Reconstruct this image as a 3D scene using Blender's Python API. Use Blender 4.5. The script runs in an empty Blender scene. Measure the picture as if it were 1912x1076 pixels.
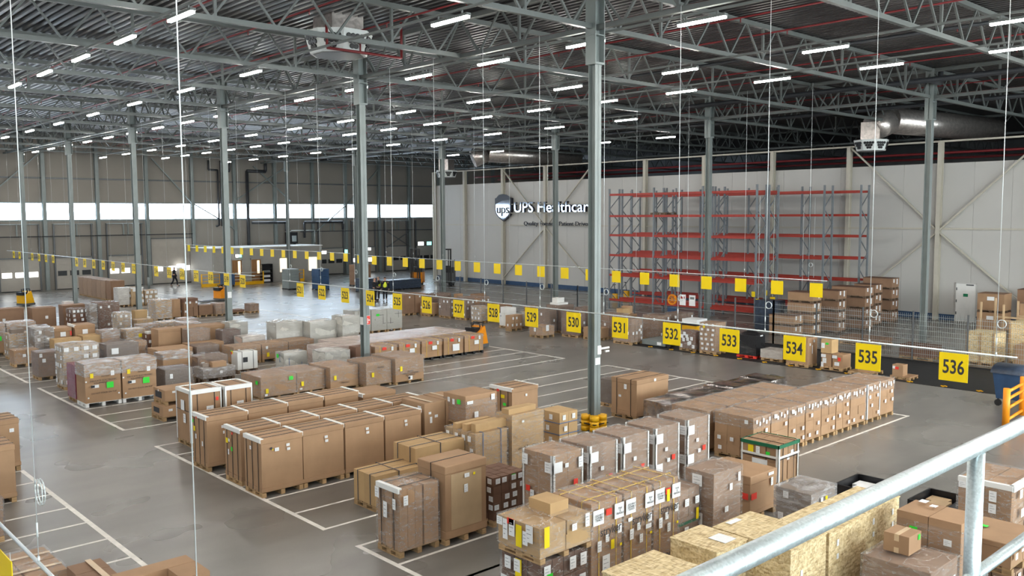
import bpy, bmesh, math, random
from mathutils import Vector, Matrix
C = bpy.context.scene.collection
SC = bpy.context.scene
PI = math.pi
H = 6.3                                   # eye height above the hall floor
X1, X2, Y0 = 18.96, 41.78, 17.07          # column rows and first column
rnd = random.Random(7)

# ---------------------------------------------------------------- materials
def newmat(name):
    m = bpy.data.materials.new(name); m.use_nodes = True
    nt = m.node_tree; b = nt.nodes['Principled BSDF']
    return m, nt, b
def N(nt, t, **kw):
    n = nt.nodes.new(t)
    for k, v in kw.items():
        if k in n.inputs: n.inputs[k].default_value = v
        else: setattr(n, k, v)
    return n
def noise(nt, scale, detail=3, vec=(1,1,1), rough=.5):
    tc = N(nt, 'ShaderNodeTexCoord'); mp = N(nt, 'ShaderNodeMapping'); mp.inputs['Scale'].default_value = vec
    nt.links.new(tc.outputs['Object'], mp.inputs['Vector'])
    n = N(nt, 'ShaderNodeTexNoise'); n.inputs['Scale'].default_value = scale; n.inputs['Detail'].default_value = detail; n.inputs['Roughness'].default_value = rough
    nt.links.new(mp.outputs['Vector'], n.inputs['Vector']); return n
def ramp(nt, src, stops):
    r = N(nt, 'ShaderNodeValToRGB'); e = r.color_ramp.elements
    while len(e) < len(stops): e.new(.5)
    for i, (p, c) in enumerate(stops):
        e[i].position = p; e[i].color = (*c, 1) if len(c) == 3 else c
    nt.links.new(src, r.inputs['Fac']); return r
def plain(name, col, rough=.6, metal=0, var=.12, scale=3, spec=.4, vec=(1,1,1), bump=0, bscale=40, obvar=0):
    m, nt, b = newmat(name)
    n = noise(nt, scale, 4, vec)
    r = ramp(nt, n.outputs['Fac'], [(.3, tuple(c*(1-var) for c in col)), (.7, tuple(min(1, c*(1+var)) for c in col))])
    out = r.outputs['Color']
    if obvar:
        oi = N(nt, 'ShaderNodeObjectInfo'); mr = N(nt, 'ShaderNodeMapRange'); mr.inputs['To Min'].default_value = 1-obvar; mr.inputs['To Max'].default_value = 1+obvar
        nt.links.new(oi.outputs['Random'], mr.inputs['Value'])
        hs = N(nt, 'ShaderNodeHueSaturation'); nt.links.new(out, hs.inputs['Color']); nt.links.new(mr.outputs['Result'], hs.inputs['Value']); out = hs.outputs['Color']
    nt.links.new(out, b.inputs['Base Color'])
    b.inputs['Roughness'].default_value = rough; b.inputs['Metallic'].default_value = metal
    b.inputs['Specular IOR Level'].default_value = spec
    if bump:
        n2 = noise(nt, bscale, 3, vec); bp = N(nt, 'ShaderNodeBump'); bp.inputs['Strength'].default_value = bump; bp.inputs['Distance'].default_value = .02
        nt.links.new(n2.outputs['Fac'], bp.inputs['Height']); nt.links.new(bp.outputs['Normal'], b.inputs['Normal'])
    return m
def emit(name, col, s):
    m, nt, b = newmat(name)
    b.inputs['Base Color'].default_value = (*col, 1); b.inputs['Emission Color'].default_value = (*col, 1); b.inputs['Emission Strength'].default_value = s
    return m
def film(name, tint, lo, hi, base=.1, vec=(2,2,9), trans=(.95,.95,.96), top=.72, crease=.55):
    """stretch film: see-through, with thin glossy creases and milky patches"""
    m, nt, b = newmat(name)
    def math_(op, a, c):
        q = N(nt, 'ShaderNodeMath', operation=op)
        for k, v in enumerate((a, c)):
            if isinstance(v, (int, float)): q.inputs[k].default_value = v
            else: nt.links.new(v, q.inputs[k])
        return q.outputs[0]
    n = noise(nt, 1.6, 5, vec, .6)
    r = ramp(nt, n.outputs['Fac'], [(lo, (base,)*3), (hi, (top,)*3)])
    n2 = noise(nt, 2.4, 3, (1.3,1.3,4.2), .55)
    ridge = math_('ABSOLUTE', math_('SUBTRACT', n2.outputs['Fac'], .5), 0)
    rr = ramp(nt, ridge, [(.0, (crease,)*3), (.022, (0,0,0))])
    fac = math_('MAXIMUM', r.outputs['Color'], rr.outputs['Color'])
    b.inputs['Base Color'].default_value = (*tint, 1); b.inputs['Roughness'].default_value = .16; b.inputs['Specular IOR Level'].default_value = .9
    h = math_('ADD', n.outputs['Fac'], rr.outputs['Color'])
    bp = N(nt, 'ShaderNodeBump'); bp.inputs['Strength'].default_value = .6; bp.inputs['Distance'].default_value = .05
    nt.links.new(h, bp.inputs['Height']); nt.links.new(bp.outputs['Normal'], b.inputs['Normal'])
    t = N(nt, 'ShaderNodeBsdfTransparent'); t.inputs['Color'].default_value = (*trans, 1)
    mx = N(nt, 'ShaderNodeMixShader'); out = nt.nodes['Material Output']
    nt.links.new(fac, mx.inputs['Fac']); nt.links.new(t.outputs[0], mx.inputs[1]); nt.links.new(b.outputs[0], mx.inputs[2]); nt.links.new(mx.outputs[0], out.inputs['Surface'])
    return m
M = {}
def cardboard(name, col, var=.07): M[name] = plain(name, col, .72, 0, var, 2.5, .25, obvar=.08)
cardboard('kraft', (.37,.228,.132)); cardboard('brown', (.26,.155,.097)); cardboard('tan', (.47,.31,.155)); cardboard('dark', (.17,.092,.062))
cardboard('light', (.47,.335,.2)); cardboard('mauve', (.31,.205,.14)); cardboard('greyb', (.25,.2,.165)); cardboard('pinkish', (.62,.46,.38))
M['whitebox'] = plain('white_board', (.72,.71,.68), .6, 0, .06)
M['greybag'] = plain('pale_sack', (.56,.54,.49), .7, 0, .1, 4, bump=.5, bscale=5)
M['wood'] = plain('pallet_wood', (.40,.26,.135), .75, 0, .3, 6, .2, (1,1,6), obvar=.2)
M['woodd'] = plain('old_pallet_wood', (.16,.11,.075), .8, 0, .3, 6, .2, obvar=.2)
M['white'] = plain('white_paint', (.78,.78,.76), .5, 0, .03)
M['black'] = plain('black_plastic', (.012,.012,.014), .4, 0, .2, 5)
M['paper'] = plain('label_paper', (.80,.81,.82), .55, 0, .03, 20)
M['greyink'] = plain('faint_print', (.33,.34,.36), .6, 0, .1)
M['ink'] = plain('ink', (.03,.03,.035), .6, 0, .1)
M['yellow'] = plain('yellow_label', (.85,.66,.01), .5, 0, .04)
M['green'] = plain('green_label', (.04,.70,.05), .5, 0, .05)
M['dgreen'] = plain('green_band', (.01,.13,.06), .5, 0, .1)
M['red'] = plain('red_sticker', (.78,.05,.03), .5, 0, .06)
M['orange'] = plain('orange_paint', (.82,.28,.01), .4, 0, .05)
M['yelp'] = plain('safety_yellow_paint', (.80,.42,.005), .45, 0, .06)
M['signy'] = plain('sign_yellow', (.86,.62,.0), .45, 0, .015)
M['blue'] = plain('blue_plastic', (.03,.07,.15), .45, 0, .15)
M['navy'] = plain('dark_blue_wrap', (.03,.045,.075), .35, 0, .4, 6, .6, bump=.6, bscale=8)
M['bstrap'] = plain('blue_band', (.04,.13,.33), .5, 0, .1)
M['ystrap'] = plain('yellow_band', (.75,.50,.08), .5, 0, .1)
M['tape'] = plain('packing_tape', (.62,.46,.29), .3, 0, .06)
M['steel'] = plain('grey_painted_steel', (.20,.225,.22), .42, .1, .08, 1.5, .5)
M['steeld'] = plain('dark_grey_steel', (.115,.12,.125), .45, .2, .1, 1.5, .5)
M['truss'] = plain('truss_paint', (.115,.126,.121), .45, .1, .08, 1.5, .5)
M['cream'] = plain('cream_painted_steel', (.50,.47,.40), .5, 0, .04)
M['rackred'] = plain('rack_beam_red', (.36,.035,.022), .45, 0, .1)
M['rackgrey'] = plain('rack_upright_grey', (.19,.21,.23), .45, .1, .1)
M['redpipe'] = plain('red_pipe', (.17,.015,.018), .45, 0, .1)
M['greypipe'] = plain('dark_pipe', (.035,.037,.042), .45, .1, .15)
M['alu'] = plain('thin_steel_wire', (.62,.66,.66), .35, .3, .05)
M['chrome'] = plain('polished_face', (.36,.39,.45), .06, 1, .03, 2)
M['naviron'] = plain('dark_letter_side', (.012,.012,.022), .35, 0, .1)
M['skin'] = plain('skin', (.45,.26,.18), .6, 0, .05)
M['cloth'] = plain('dark_cloth', (.016,.017,.022), .85, 0, .2, 12)
M['hivis'] = plain('hi_vis_yellow', (.72,.80,.04), .6, 0, .06)
M['hair'] = plain('dark_hair', (.02,.015,.012), .6, 0, .2)
M['doorw'] = plain('timber_door', (.30,.145,.055), .5, 0, .15, 6, vec=(1,1,.2))
M['rubber'] = plain('black_rubber', (.014,.014,.015), .6, 0, .3, 4)
M['aluduct'] = plain('silver_duct_skin', (.55,.50,.47), .3, .8, .2, 6, bump=.5, bscale=9)
M['unitw'] = plain('white_heater_panel', (.66,.69,.68), .45, 0, .02)
M['redw'] = film('red_film', (.30,.02,.06), .3, .6, .55, trans=(.6,.12,.2))
M['clear'] = film('clear_film', (.82,.79,.76), .50, .85, .06, top=.5)
M['grey'] = film('grey_film', (.50,.46,.44), .40, .80, .16, top=.42, trans=(.82,.80,.80))
M['silver'] = film('silvery_film', (.74,.73,.73), .40, .74, .14)
M['milky'] = film('milky_film', (.70,.67,.62), .25, .65, .5)
M['pinkf'] = film('pinkish_film', (.72,.60,.54), .2, .6, .5)
M['bagf'] = film('white_film', (.58,.56,.51), .1, .5, .75, vec=(2,2,5))
M['blackf'] = film('black_film', (.01,.01,.012), .1, .4, .9)
M['foil'] = plain('silver_foil', (.50,.45,.43), .24, 1, .3, 5, .5, (1,1,1), bump=1, bscale=7)
def osb():
    m, nt, b = newmat('osb_board')
    tc = N(nt, 'ShaderNodeTexCoord'); cols = []
    for i, sc in enumerate(((9,34,34),(34,9,30))):
        mp = N(nt, 'ShaderNodeMapping'); mp.inputs['Scale'].default_value = sc; mp.inputs['Rotation'].default_value = (.2, .3, .5+i)
        nt.links.new(tc.outputs['Object'], mp.inputs['Vector'])
        v = N(nt, 'ShaderNodeTexVoronoi'); nt.links.new(mp.outputs['Vector'], v.inputs['Vector']); v.inputs['Scale'].default_value = 1
        cols.append(ramp(nt, v.outputs['Color'], [(.12, (.34,.22,.10)), (.45, (.63,.48,.25)), (.8, (.80,.67,.42))]))
    mx = N(nt, 'ShaderNodeMix', data_type='RGBA'); mx.inputs['Factor'].default_value = .5
    nt.links.new(cols[0].outputs['Color'], mx.inputs['A']); nt.links.new(cols[1].outputs['Color'], mx.inputs['B'])
    nt.links.new(mx.outputs['Result'], b.inputs['Base Color']); b.inputs['Roughness'].default_value = .7
    return m
M['osb'] = osb()
def galv():
    m, nt, b = newmat('galvanised_steel')
    tc = N(nt, 'ShaderNodeTexCoord'); v = N(nt, 'ShaderNodeTexVoronoi'); v.inputs['Scale'].default_value = 130
    nt.links.new(tc.outputs['Object'], v.inputs['Vector'])
    r = ramp(nt, v.outputs['Color'], [(.1, (.44,.50,.51)), (.9, (.57,.64,.65))]); nt.links.new(r.outputs['Color'], b.inputs['Base Color'])
    n = noise(nt, 30, 4); rr = ramp(nt, n.outputs['Fac'], [(.3, (.28,)*3), (.7, (.5,)*3)]); nt.links.new(rr.outputs['Color'], b.inputs['Roughness'])
    b.inputs['Metallic'].default_value = .75
    return m
M['galv'] = galv()
def concrete():
    m, nt, b = newmat('polished_concrete')
    n1 = noise(nt, .22, 6, (1,1,1), .62); n2 = noise(nt, .9, 3, (.5,1.4,1), .5)
    r1 = ramp(nt, n1.outputs['Fac'], [(.2, (.165,.155,.143)), (.5, (.215,.203,.187)), (.85, (.275,.26,.24))])
    r2 = ramp(nt, n2.outputs['Fac'], [(.3, (.80,)*3), (.7, (1,)*3)])
    mx = N(nt, 'ShaderNodeMix', data_type='RGBA', blend_type='MULTIPLY'); mx.inputs['Factor'].default_value = .8
    nt.links.new(r1.outputs['Color'], mx.inputs['A']); nt.links.new(r2.outputs['Color'], mx.inputs['B'])
    # tyre-worn bands across the aisles
    n3 = noise(nt, .45, 2, (.16,1.1,1), .4); r3 = ramp(nt, n3.outputs['Fac'], [(.46, (1,)*3), (.58, (.66,)*3), (.70, (1,)*3)])
    mx2 = N(nt, 'ShaderNodeMix', data_type='RGBA', blend_type='MULTIPLY'); mx2.inputs['Factor'].default_value = .55
    nt.links.new(mx.outputs['Result'], mx2.inputs['A']); nt.links.new(r3.outputs['Color'], mx2.inputs['B'])
    n5 = noise(nt, 1.6, 4, (.6,1,1), .6); r5 = ramp(nt, n5.outputs['Fac'], [(.66, (1,)*3), (.80, (.6,)*3)])
    mx3 = N(nt, 'ShaderNodeMix', data_type='RGBA', blend_type='MULTIPLY'); mx3.inputs['Factor'].default_value = .8
    nt.links.new(mx2.outputs['Result'], mx3.inputs['A']); nt.links.new(r5.outputs['Color'], mx3.inputs['B'])
    nt.links.new(mx3.outputs['Result'], b.inputs['Base Color'])
    n4 = noise(nt, .5, 2, (1,1,1), .4); r4 = ramp(nt, n4.outputs['Fac'], [(.2, (.25,)*3), (.8, (.32,)*3)]); nt.links.new(r4.outputs['Color'], b.inputs['Roughness'])
    b.inputs['Specular IOR Level'].default_value = .55
    return m
M['floor'] = concrete()
M['line'] = plain('lane_paint', (.80,.77,.72), .5, 0, .12, 5)
M['deck'] = plain('roof_deck_steel', (.034,.032,.033), .36, .3, .12, .6, .5)
M['dockwall'] = plain('beige_wall_panel', (.25,.225,.197), .6, 0, .04, .5)
M['whitewall'] = plain('white_wall_panel', (.50,.49,.47), .55, 0, .025, .4)
M['office'] = plain('office_wall', (.34,.325,.30), .6, 0, .03)
M['doorp'] = plain('sectional_door_panel', (.37,.34,.30), .5, 0, .03)
M['lamp'] = emit('tube_light', (1,.965,.90), 118)
M['sky'] = emit('daylight_pane', (.70,.85,1), 18)
M['sky2'] = emit('daylight_pane_side', (.86,.97,1), 14)
M['west_glow'] = emit('added_glow_pane_west', (.80,.92,1), 1.6)  # emitter for the added west panes
M['warm'] = emit('lit_office_pane', (1,.83,.55), 1.6)
M['exit'] = emit('lit_exit_sign', (.35,1,.85), 2)
M['slit'] = emit('lit_door_window', (.95,.97,.95), 5)

# ---------------------------------------------------------------- mesh helpers
class MB:
    def __init__(s): s.v=[]; s.f=[]; s.m=[]; s.sm=[]
    def add(s, vs, fs, mi=0, smooth=False):
        o=len(s.v); s.v+=[tuple(p) for p in vs]; s.f+=[tuple(i+o for i in f) for f in fs]; s.m+=[mi]*len(fs); s.sm+=[smooth]*len(fs); return s
    def box(s, x0,x1,y0,y1,z0,z1, mi=0):
        return s.add([(x0,y0,z0),(x1,y0,z0),(x1,y1,z0),(x0,y1,z0),(x0,y0,z1),(x1,y0,z1),(x1,y1,z1),(x0,y1,z1)],
            [(0,3,2,1),(4,5,6,7),(0,1,5,4),(1,2,6,5),(2,3,7,6),(3,0,4,7)], mi)
    def bar(s, p, q, w, h=None, mi=0):
        h=h or w; p=Vector(p); q=Vector(q); d=(q-p).normalized(); up=Vector((0,0,1)) if abs(d.z)<.95 else Vector((1,0,0))
        a=d.cross(up).normalized()*w/2; b=a.cross(d).normalized()*h/2
        vs=[p-a-b,p+a-b,p+a+b,p-a+b,q-a-b,q+a-b,q+a+b,q-a+b]
        return s.add(vs,[(0,1,2,3),(4,7,6,5),(0,4,5,1),(1,5,6,2),(2,6,7,3),(3,7,4,0)],mi)
    def tube(s, p, q, r, n=8, mi=0, r2=None):
        r2=r if r2 is None else r2; p=Vector(p); q=Vector(q); d=(q-p).normalized(); up=Vector((0,0,1)) if abs(d.z)<.95 else Vector((1,0,0))
        a=d.cross(up).normalized(); b=a.cross(d)
        vs=[p+(a*math.cos(t)+b*math.sin(t))*r for t in [2*PI*i/n for i in range(n)]]+[q+(a*math.cos(t)+b*math.sin(t))*r2 for t in [2*PI*i/n for i in range(n)]]
        s.add(vs,[(i,i+n,(i+1)%n+n,(i+1)%n) for i in range(n)],mi,True)
        o=len(s.v)-2*n; s.f+=[tuple(o+i for i in range(n)),tuple(o+n+i for i in reversed(range(n)))]; s.m+=[mi]*2; s.sm+=[False]*2; return s
    def path(s, pts, r, n=6, mi=0):
        for a,b in zip(pts,pts[1:]): s.tube(a,b,r,n,mi)
        return s
    def prism(s, poly, z0, z1, mi=0, ax='z'):
        n=len(poly)
        def P(a,b,c): return {'z':(a,b,c),'x':(c,a,b),'y':(a,c,b)}[ax]
        vs=[P(a,b,z0) for a,b in poly]+[P(a,b,z1) for a,b in poly]
        return s.add(vs,[tuple(reversed(range(n))),tuple(range(n,2*n))]+[(i,(i+1)%n,(i+1)%n+n,i+n) for i in range(n)],mi)
    def build(s, name, mats, parent=None, loc=None, fix=True):
        me=bpy.data.meshes.new(name); me.from_pydata(s.v,[],s.f)
        for m in (mats if isinstance(mats,(list,tuple)) else [mats]): me.materials.append(M[m] if isinstance(m,str) else m)
        me.polygons.foreach_set('material_index', s.m); me.polygons.foreach_set('use_smooth', s.sm)
        if fix:
            bm=bmesh.new(); bm.from_mesh(me); bmesh.ops.recalc_face_normals(bm, faces=bm.faces); bm.to_mesh(me); bm.free()
        o=bpy.data.objects.new(name, me); C.objects.link(o)
        if parent: o.parent=parent
        if loc: o.location=loc
        return o
def tag(o, label, cat, group=None, kind=None):
    o['label']=label; o['category']=cat
    if group: o['group']=group
    if kind: o['kind']=kind
    return o
def thing(name, label, cat, loc=(0,0,0), rz=0, group=None):
    o=bpy.data.objects.new(name, None); C.objects.link(o); o.location=loc; o.rotation_euler=(0,0,rz); o.empty_display_size=.2
    return tag(o, label, cat, group)
def struct(name, mb, m, parent=None):
    o=mb.build(name, m, parent)
    if not parent: o['kind']='structure'
    return o
def copy_tree(o, parent=None):
    c=o.copy(); C.objects.link(c); c.parent=parent
    for ch in list(o.children): copy_tree(ch, c)
    return c
def text(body, parent, m, size, loc, face='f', sx=1.0, name='printed_text', ext=.001, align='CENTER', width=None, bold=0):
    cu=bpy.data.curves.new(name,'FONT'); cu.body=body; cu.size=size; cu.align_x=align; cu.align_y='CENTER'; cu.extrude=ext; cu.offset=bold; cu.space_line=.85
    cu.materials.append(M[m]); cu.resolution_u=3
    o=bpy.data.objects.new(name,cu); C.objects.link(o); o.parent=parent; o.location=loc
    dg=bpy.context.evaluated_depsgraph_get(); dg.update(); me=bpy.data.meshes.new_from_object(o.evaluated_get(dg)); me.name=name
    bpy.data.objects.remove(o); bpy.data.curves.remove(cu)
    q=bpy.data.objects.new(name,me); C.objects.link(q); q.parent=parent; q.location=loc
    q.rotation_euler = (PI/2,0,0) if face=='f' else (PI/2,0,-PI/2); q.scale=(sx,1,1)
    if width:
        xs=[v.co.x for v in me.vertices]; q.scale=(width/(max(xs)-min(xs)),1,1)
    return q

# ---------------------------------------------------------------- pallet loads
def pallet(wx, wy, h, parent, m='wood'):
    b=MB(); t=.022; n=5
    for i in range(n):
        y=(i+.5)*wy/n; b.box(0,wx,y-wy/n*.38,y+wy/n*.38,h-t,h)
    for j in (0,.5,1):
        x0=j*(wx-.1); b.box(x0,x0+.1,0,wy,0,t); b.box(x0,x0+.1,0,wy,h-2*t,h-t)
        for k in (0,.5,1):
            y0=k*(wy-.14); b.box(x0,x0+.1,y0,y0+.14,t,h-2*t)
    return b.build('pallet', m, parent)
def shell(wx, wy, z0, z1, off, amp, seed, parent, m, name='stretch_wrap', nn=7, dome=0, taper=0):
    """film skin: a rounded, slightly puckered open-bottomed box"""
    r=random.Random(seed); b=MB(); X0,X9,Y_0,Y9=-off,wx+off,-off,wy+off; Z9=z1+off
    ph=[r.uniform(0,6.3) for _ in range(6)]
    def disp(x,y,z,n):
        k=amp*(math.sin(7*x+5*z+ph[0])+math.sin(6*y-7*z+ph[1])+math.sin(11*z+3*x+ph[2]))/2.2
        return k
    def grid(fn, nx, ny, nrm):
        vs=[]; fs=[]
        for j in range(ny+1):
            for i in range(nx+1):
                p=fn(i/nx,j/ny); d=disp(*p,nrm)
                e=0 if i in (0,nx) or j in (0,ny) else 1
                vs.append(tuple(p[q]+nrm[q]*d*e for q in range(3)))
        for j in range(ny):
            for i in range(nx): a=j*(nx+1)+i; fs.append((a,a+1,a+nx+2,a+nx+1))
        b.add(vs,fs,0,True)
    lx=lambda t: X0+(X9-X0)*t
    ly=lambda t: Y_0+(Y9-Y_0)*t
    lz=lambda t: z0+(Z9-z0)*t
    def tp(x,y,z):
        k=1-taper*max(0,(z-z0)/(Z9-z0)); return (wx/2+(x-wx/2)*k, wy/2+(y-wy/2)*k, z)
    grid(lambda s,t: tp(lx(s),Y_0,lz(t)), nn, nn, (0,-1,0)); grid(lambda s,t: tp(lx(s),Y9,lz(t)), nn, nn, (0,1,0))
    grid(lambda s,t: tp(X0,ly(s),lz(t)), nn, nn, (-1,0,0)); grid(lambda s,t: tp(X9,ly(s),lz(t)), nn, nn, (1,0,0))
    grid(lambda s,t: tp(lx(s),ly(t),Z9+dome*math.sin(PI*s)*math.sin(PI*t)), nn, nn, (0,0,1))
    return b.build(name, m, parent)
LCOL={'w':('paper','shipping_label'),'y':('yellow','yellow_label'),'g':('green','green_label'),'r':('red','red_sticker'),'o':('orange','orange_label'),'k':('ink','black_panel'),'t':('tape','tape_patch')}
def label(parent, face, wx, wy, h, u, v, w, hh, col, off, z0):
    """a printed label stuck on face f (-Y), l (-X) or t (top)"""
    mat,nm=LCOL[col]; b=MB(); e=.004; off+=.0012*(len(parent.children)%7)
    z=z0+v*(h-z0)
    if face=='f':
        x=u*wx; b.box(x-w/2,x+w/2,-off-e,-off,z-hh/2,z+hh/2)
        if col=='w' and .05<w<.21:
            for k,(a,c) in enumerate(((-.36,.1),(-.36,.3),(-.3,.0))): b.box(x+a*w,x+c*w,-off-e-.001,-off-e,z+hh*(.25-.25*k)-hh*.022,z+hh*(.25-.25*k)+hh*.022,1)
    elif face=='l':
        y=(1-u)*wy; b.box(-off-e,-off,y-w/2,y+w/2,z-hh/2,z+hh/2)
        if col=='w' and .05<w<.21:
            for k,(a,c) in enumerate(((-.36,.1),(-.36,.3),(-.3,.0))): b.box(-off-e-.001,-off-e,y-c*w,y-a*w,z+hh*(.25-.25*k)-hh*.022,z+hh*(.25-.25*k)+hh*.022,1)
    else:
        x=u*wx; y=v*wy; b.box(x-w/2,x+w/2,y-hh/2,y+hh/2,h+off,h+off+e)
    return b.build(nm,[mat,'greyink'],parent)
GL='pallet loads standing in the painted lanes'
def LD(lab, x, y, wx, wy, h, z0=0, c='kraft', n=(1,1,1), pal=.13, pm='wood', lid=0, foot=0, lc=None, wrap=None, wz=None, dome=0, taper=0, amp=.012, st=(), edge=None, cor=None, L=(), cl=0, clf='fl', txt=(), jit=.01, gap=.008, cat='pallet load', group=GL, name='pallet_load', seed=None, rz=0, top=(), tapes=(), bev=0, cc='w', cs=(.11,.13)):
    sd=seed if seed is not None else int(x*131+y*17); r=random.Random(sd)
    o=thing(name, lab, cat, (x,y,z0), rz, group)
    H0=h-z0; zb=0
    if pal: pallet(wx,wy,pal,o,pm); zb=pal
    off0=.0
    nx,ny,nz=n; z1=H0
    cx,cy,cz=wx/nx,wy/ny,(z1-zb)/nz
    off=(.03 if wrap else .0)
    k=0
    for a in range(nz):
        for i in range(nx):
            for j in range(ny):
                if nx*ny*nz>1 and not (i==0 or j==0 or a==nz-1): continue
                jx,jy=(r.uniform(-jit,jit) if nx*ny*nz>1 else 0),(r.uniform(-jit,jit) if nx*ny*nz>1 else 0)
                g=gap if nx*ny*nz>1 else 0
                b=MB().box(i*cx+g+jx,(i+1)*cx-g+jx,j*cy+g+jy,(j+1)*cy-g+jy,zb+a*cz,zb+(a+1)*cz-g*.6)
                q=b.build('carton', c, o)
                if bev or (nx*ny*nz==1 and not lid and x<20):
                    bm=q.modifiers.new('soft','BEVEL'); bm.width=.012; bm.segments=2
                if cl:
                    if 'f' in clf and j==0 and r.random()<cl:
                        label(o,'f',wx,wy,H0,(i+r.uniform(.3,.7))/nx,((a+.55)*cz)/(z1-zb),min(cs[0],cx*.6),min(cs[1],cz*.6),cc,off+.012,zb)
                    if 'l' in clf and i==0 and r.random()<cl:
                        label(o,'l',wx,wy,H0,1-(j+r.uniform(.3,.7))/ny,((a+.55)*cz)/(z1-zb),min(cs[0],cy*.6),min(cs[1],cz*.6),cc,off+.012,zb)
    for (fx,fy,sx_,sy_,sz_,cm) in top:                      # loose cartons riding on the load
        MB().box(fx*wx,fx*wx+sx_,fy*wy,fy*wy+sy_,H0+.002,H0+sz_).build('carton',cm,o)
    e=.012
    if lid:
        b=MB().box(-e,wx+e,-e,wy+e,H0-lid,H0+.012); q=b.build('lid', lc or c, o); bm=q.modifiers.new('soft','BEVEL'); bm.width=.015; bm.segments=2; off=max(off,.014)
    if foot:
        MB().box(-e,wx+e,-e,wy+e,zb,zb+foot).build('base_tray', lc or c, o)
    s=.02
    for ax,cnt,cm in st:                                    # straps
        for q in range(cnt):
            f=(q+.5)/cnt if cnt>1 else .5
            w=.008
            if cnt==2: f=.22 if q==0 else .78
            b=MB()
            if ax=='y':
                yy=f*wy; b.box(-s,wx+s,yy-w,yy+w,H0+.012,H0+s); b.box(-s,-.012,yy-w,yy+w,zb,H0+s); b.box(wx+.012,wx+s,yy-w,yy+w,zb,H0+s)
            elif ax=='x':
                xx=f*wx; b.box(xx-w,xx+w,-s,wy+s,H0+.012,H0+s); b.box(xx-w,xx+w,-s,-.012,zb,H0+s); b.box(xx-w,xx+w,wy+.012,wy+s,zb,H0+s)
            else:
                zz=zb+(H0-zb)*(.35+.5*f if cnt==1 else .15+.75*f); w2=w if cm!='dgreen' else .025
                b.box(-s,wx+s,-s,-.012,zz-w2,zz+w2); b.box(-s,-.012,-s,wy+s,zz-w2,zz+w2); b.box(wx+.012,wx+s,-s,wy+s,zz-w2,zz+w2); b.box(-s,wx+s,wy+.012,wy+s,zz-w2,zz+w2)
            b.build('strap', cm, o)
    t=.045; d=.025
    if edge:
        for fc in edge:
            b=MB()
            if fc=='l': b.box(-d,.06,0,wy,H0-.07,H0+d)
            if fc=='r': b.box(wx-.06,wx+d,0,wy,H0-.07,H0+d)
            if fc=='f': b.box(0,wx,-d,.06,H0-.09,H0+d)
            if fc=='b': b.box(0,wx,wy-.06,wy+d,H0-.07,H0+d)
            b.build('edge_board','white',o)
    if cor:
        for (ax_,ay_) in ((0,0),(1,0),(0,1),(1,1)):
            xx=-.02 if not ax_ else wx-t+.02; yy=-.02 if not ay_ else wy-t+.02
            b=MB()
            b.box(xx if ax_ else -.022, (wx+.022) if ax_ else xx+t+.02, (-.022 if not ay_ else wy+.01), (-.008 if not ay_ else wy+.022), zb, H0)
            b.box((-.022 if not ax_ else wx+.01), (-.008 if not ax_ else wx+.022), (-.022 if not ay_ else yy), (yy+t+.02 if not ay_ else wy+.022), zb, H0)
            b.build('corner_board', cor, o)
    if wrap:
        za,zt=wz or (0,1); zl=zb+(H0-zb)*za
        topx=max([0]+[q[4] for q in top])
        if wrap=='foil':
            q=shell(wx,wy,max(.03,zl-.05),H0,.03,.03,sd,o,'foil','foil_cover',12,dome,taper)
        else:
            shell(wx,wy,zl,zb+(H0-zb)*zt,.022,amp,sd,o,wrap,'stretch_wrap',8,dome,taper)
    for fx0,fx1,fy0,fy1 in tapes:
        MB().box(fx0*wx,fx1*wx,fy0*wy,fy1*wy,H0+.013,H0+.017).build('packing_tape','tape' if True else 'white',o)
    for l in L:
        f_,u,v,w,hh,col=l
        label(o,f_,wx,wy,H0,u,v,w,hh,col,(off if not wrap else .036)+(.012 if lid or foot else .003),zb)
    for (f_,u,v,size,sx,body,cm) in txt:
        of=(off if not wrap else .04)+.016
        z=zb+v*(H0-zb)
        loc=(u*wx,-of,z) if f_=='f' else (-of,(1-u)*wy,z)
        text(body,o,cm,size,loc,f_,sx)
    return o
EXPOSURE=0.0
# ---------------------------------------------------------------- camera
cam=bpy.data.cameras.new('camera'); co=bpy.data.objects.new('camera',cam); C.objects.link(co); SC.camera=co
FPX,YAW,PITCH,ROLL = 1648.39,math.radians(47.342),math.radians(4.7633),math.radians(-.279)
fw=Vector((math.cos(YAW)*math.cos(PITCH),math.sin(YAW)*math.cos(PITCH),-math.sin(PITCH)))
rt=Vector((math.sin(YAW),-math.cos(YAW),0)); up=rt.cross(fw)
r2=rt*math.cos(ROLL)+up*math.sin(ROLL); u2=up*math.cos(ROLL)-rt*math.sin(ROLL)
co.matrix_world=Matrix(((r2.x,u2.x,-fw.x,0),(r2.y,u2.y,-fw.y,0),(r2.z,u2.z,-fw.z,H),(0,0,0,1)))
cam.sensor_fit='HORIZONTAL'; cam.sensor_width=36; cam.lens=FPX/1912*36; cam.clip_start=.05; cam.clip_end=300
w=bpy.data.worlds.new('world'); SC.world=w; w.use_nodes=True; w.node_tree.nodes['Background'].inputs['Color'].default_value=(.55,.62,.7,1); w.node_tree.nodes['Background'].inputs['Strength'].default_value=.3
SC.view_settings.view_transform='Standard'; SC.view_settings.look='None'; SC.view_settings.exposure=EXPOSURE; SC.view_settings.gamma=1; SC.view_settings.use_curve_mapping=False
SC.cycles.use_denoising=True; SC.cycles.max_bounces=7; SC.cycles.transparent_max_bounces=12; SC.cycles.diffuse_bounces=4; SC.cycles.glossy_bounces=3; SC.cycles.caustics_reflective=False; SC.cycles.caustics_refractive=False
SC.cycles.sample_clamp_indirect=6

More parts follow.
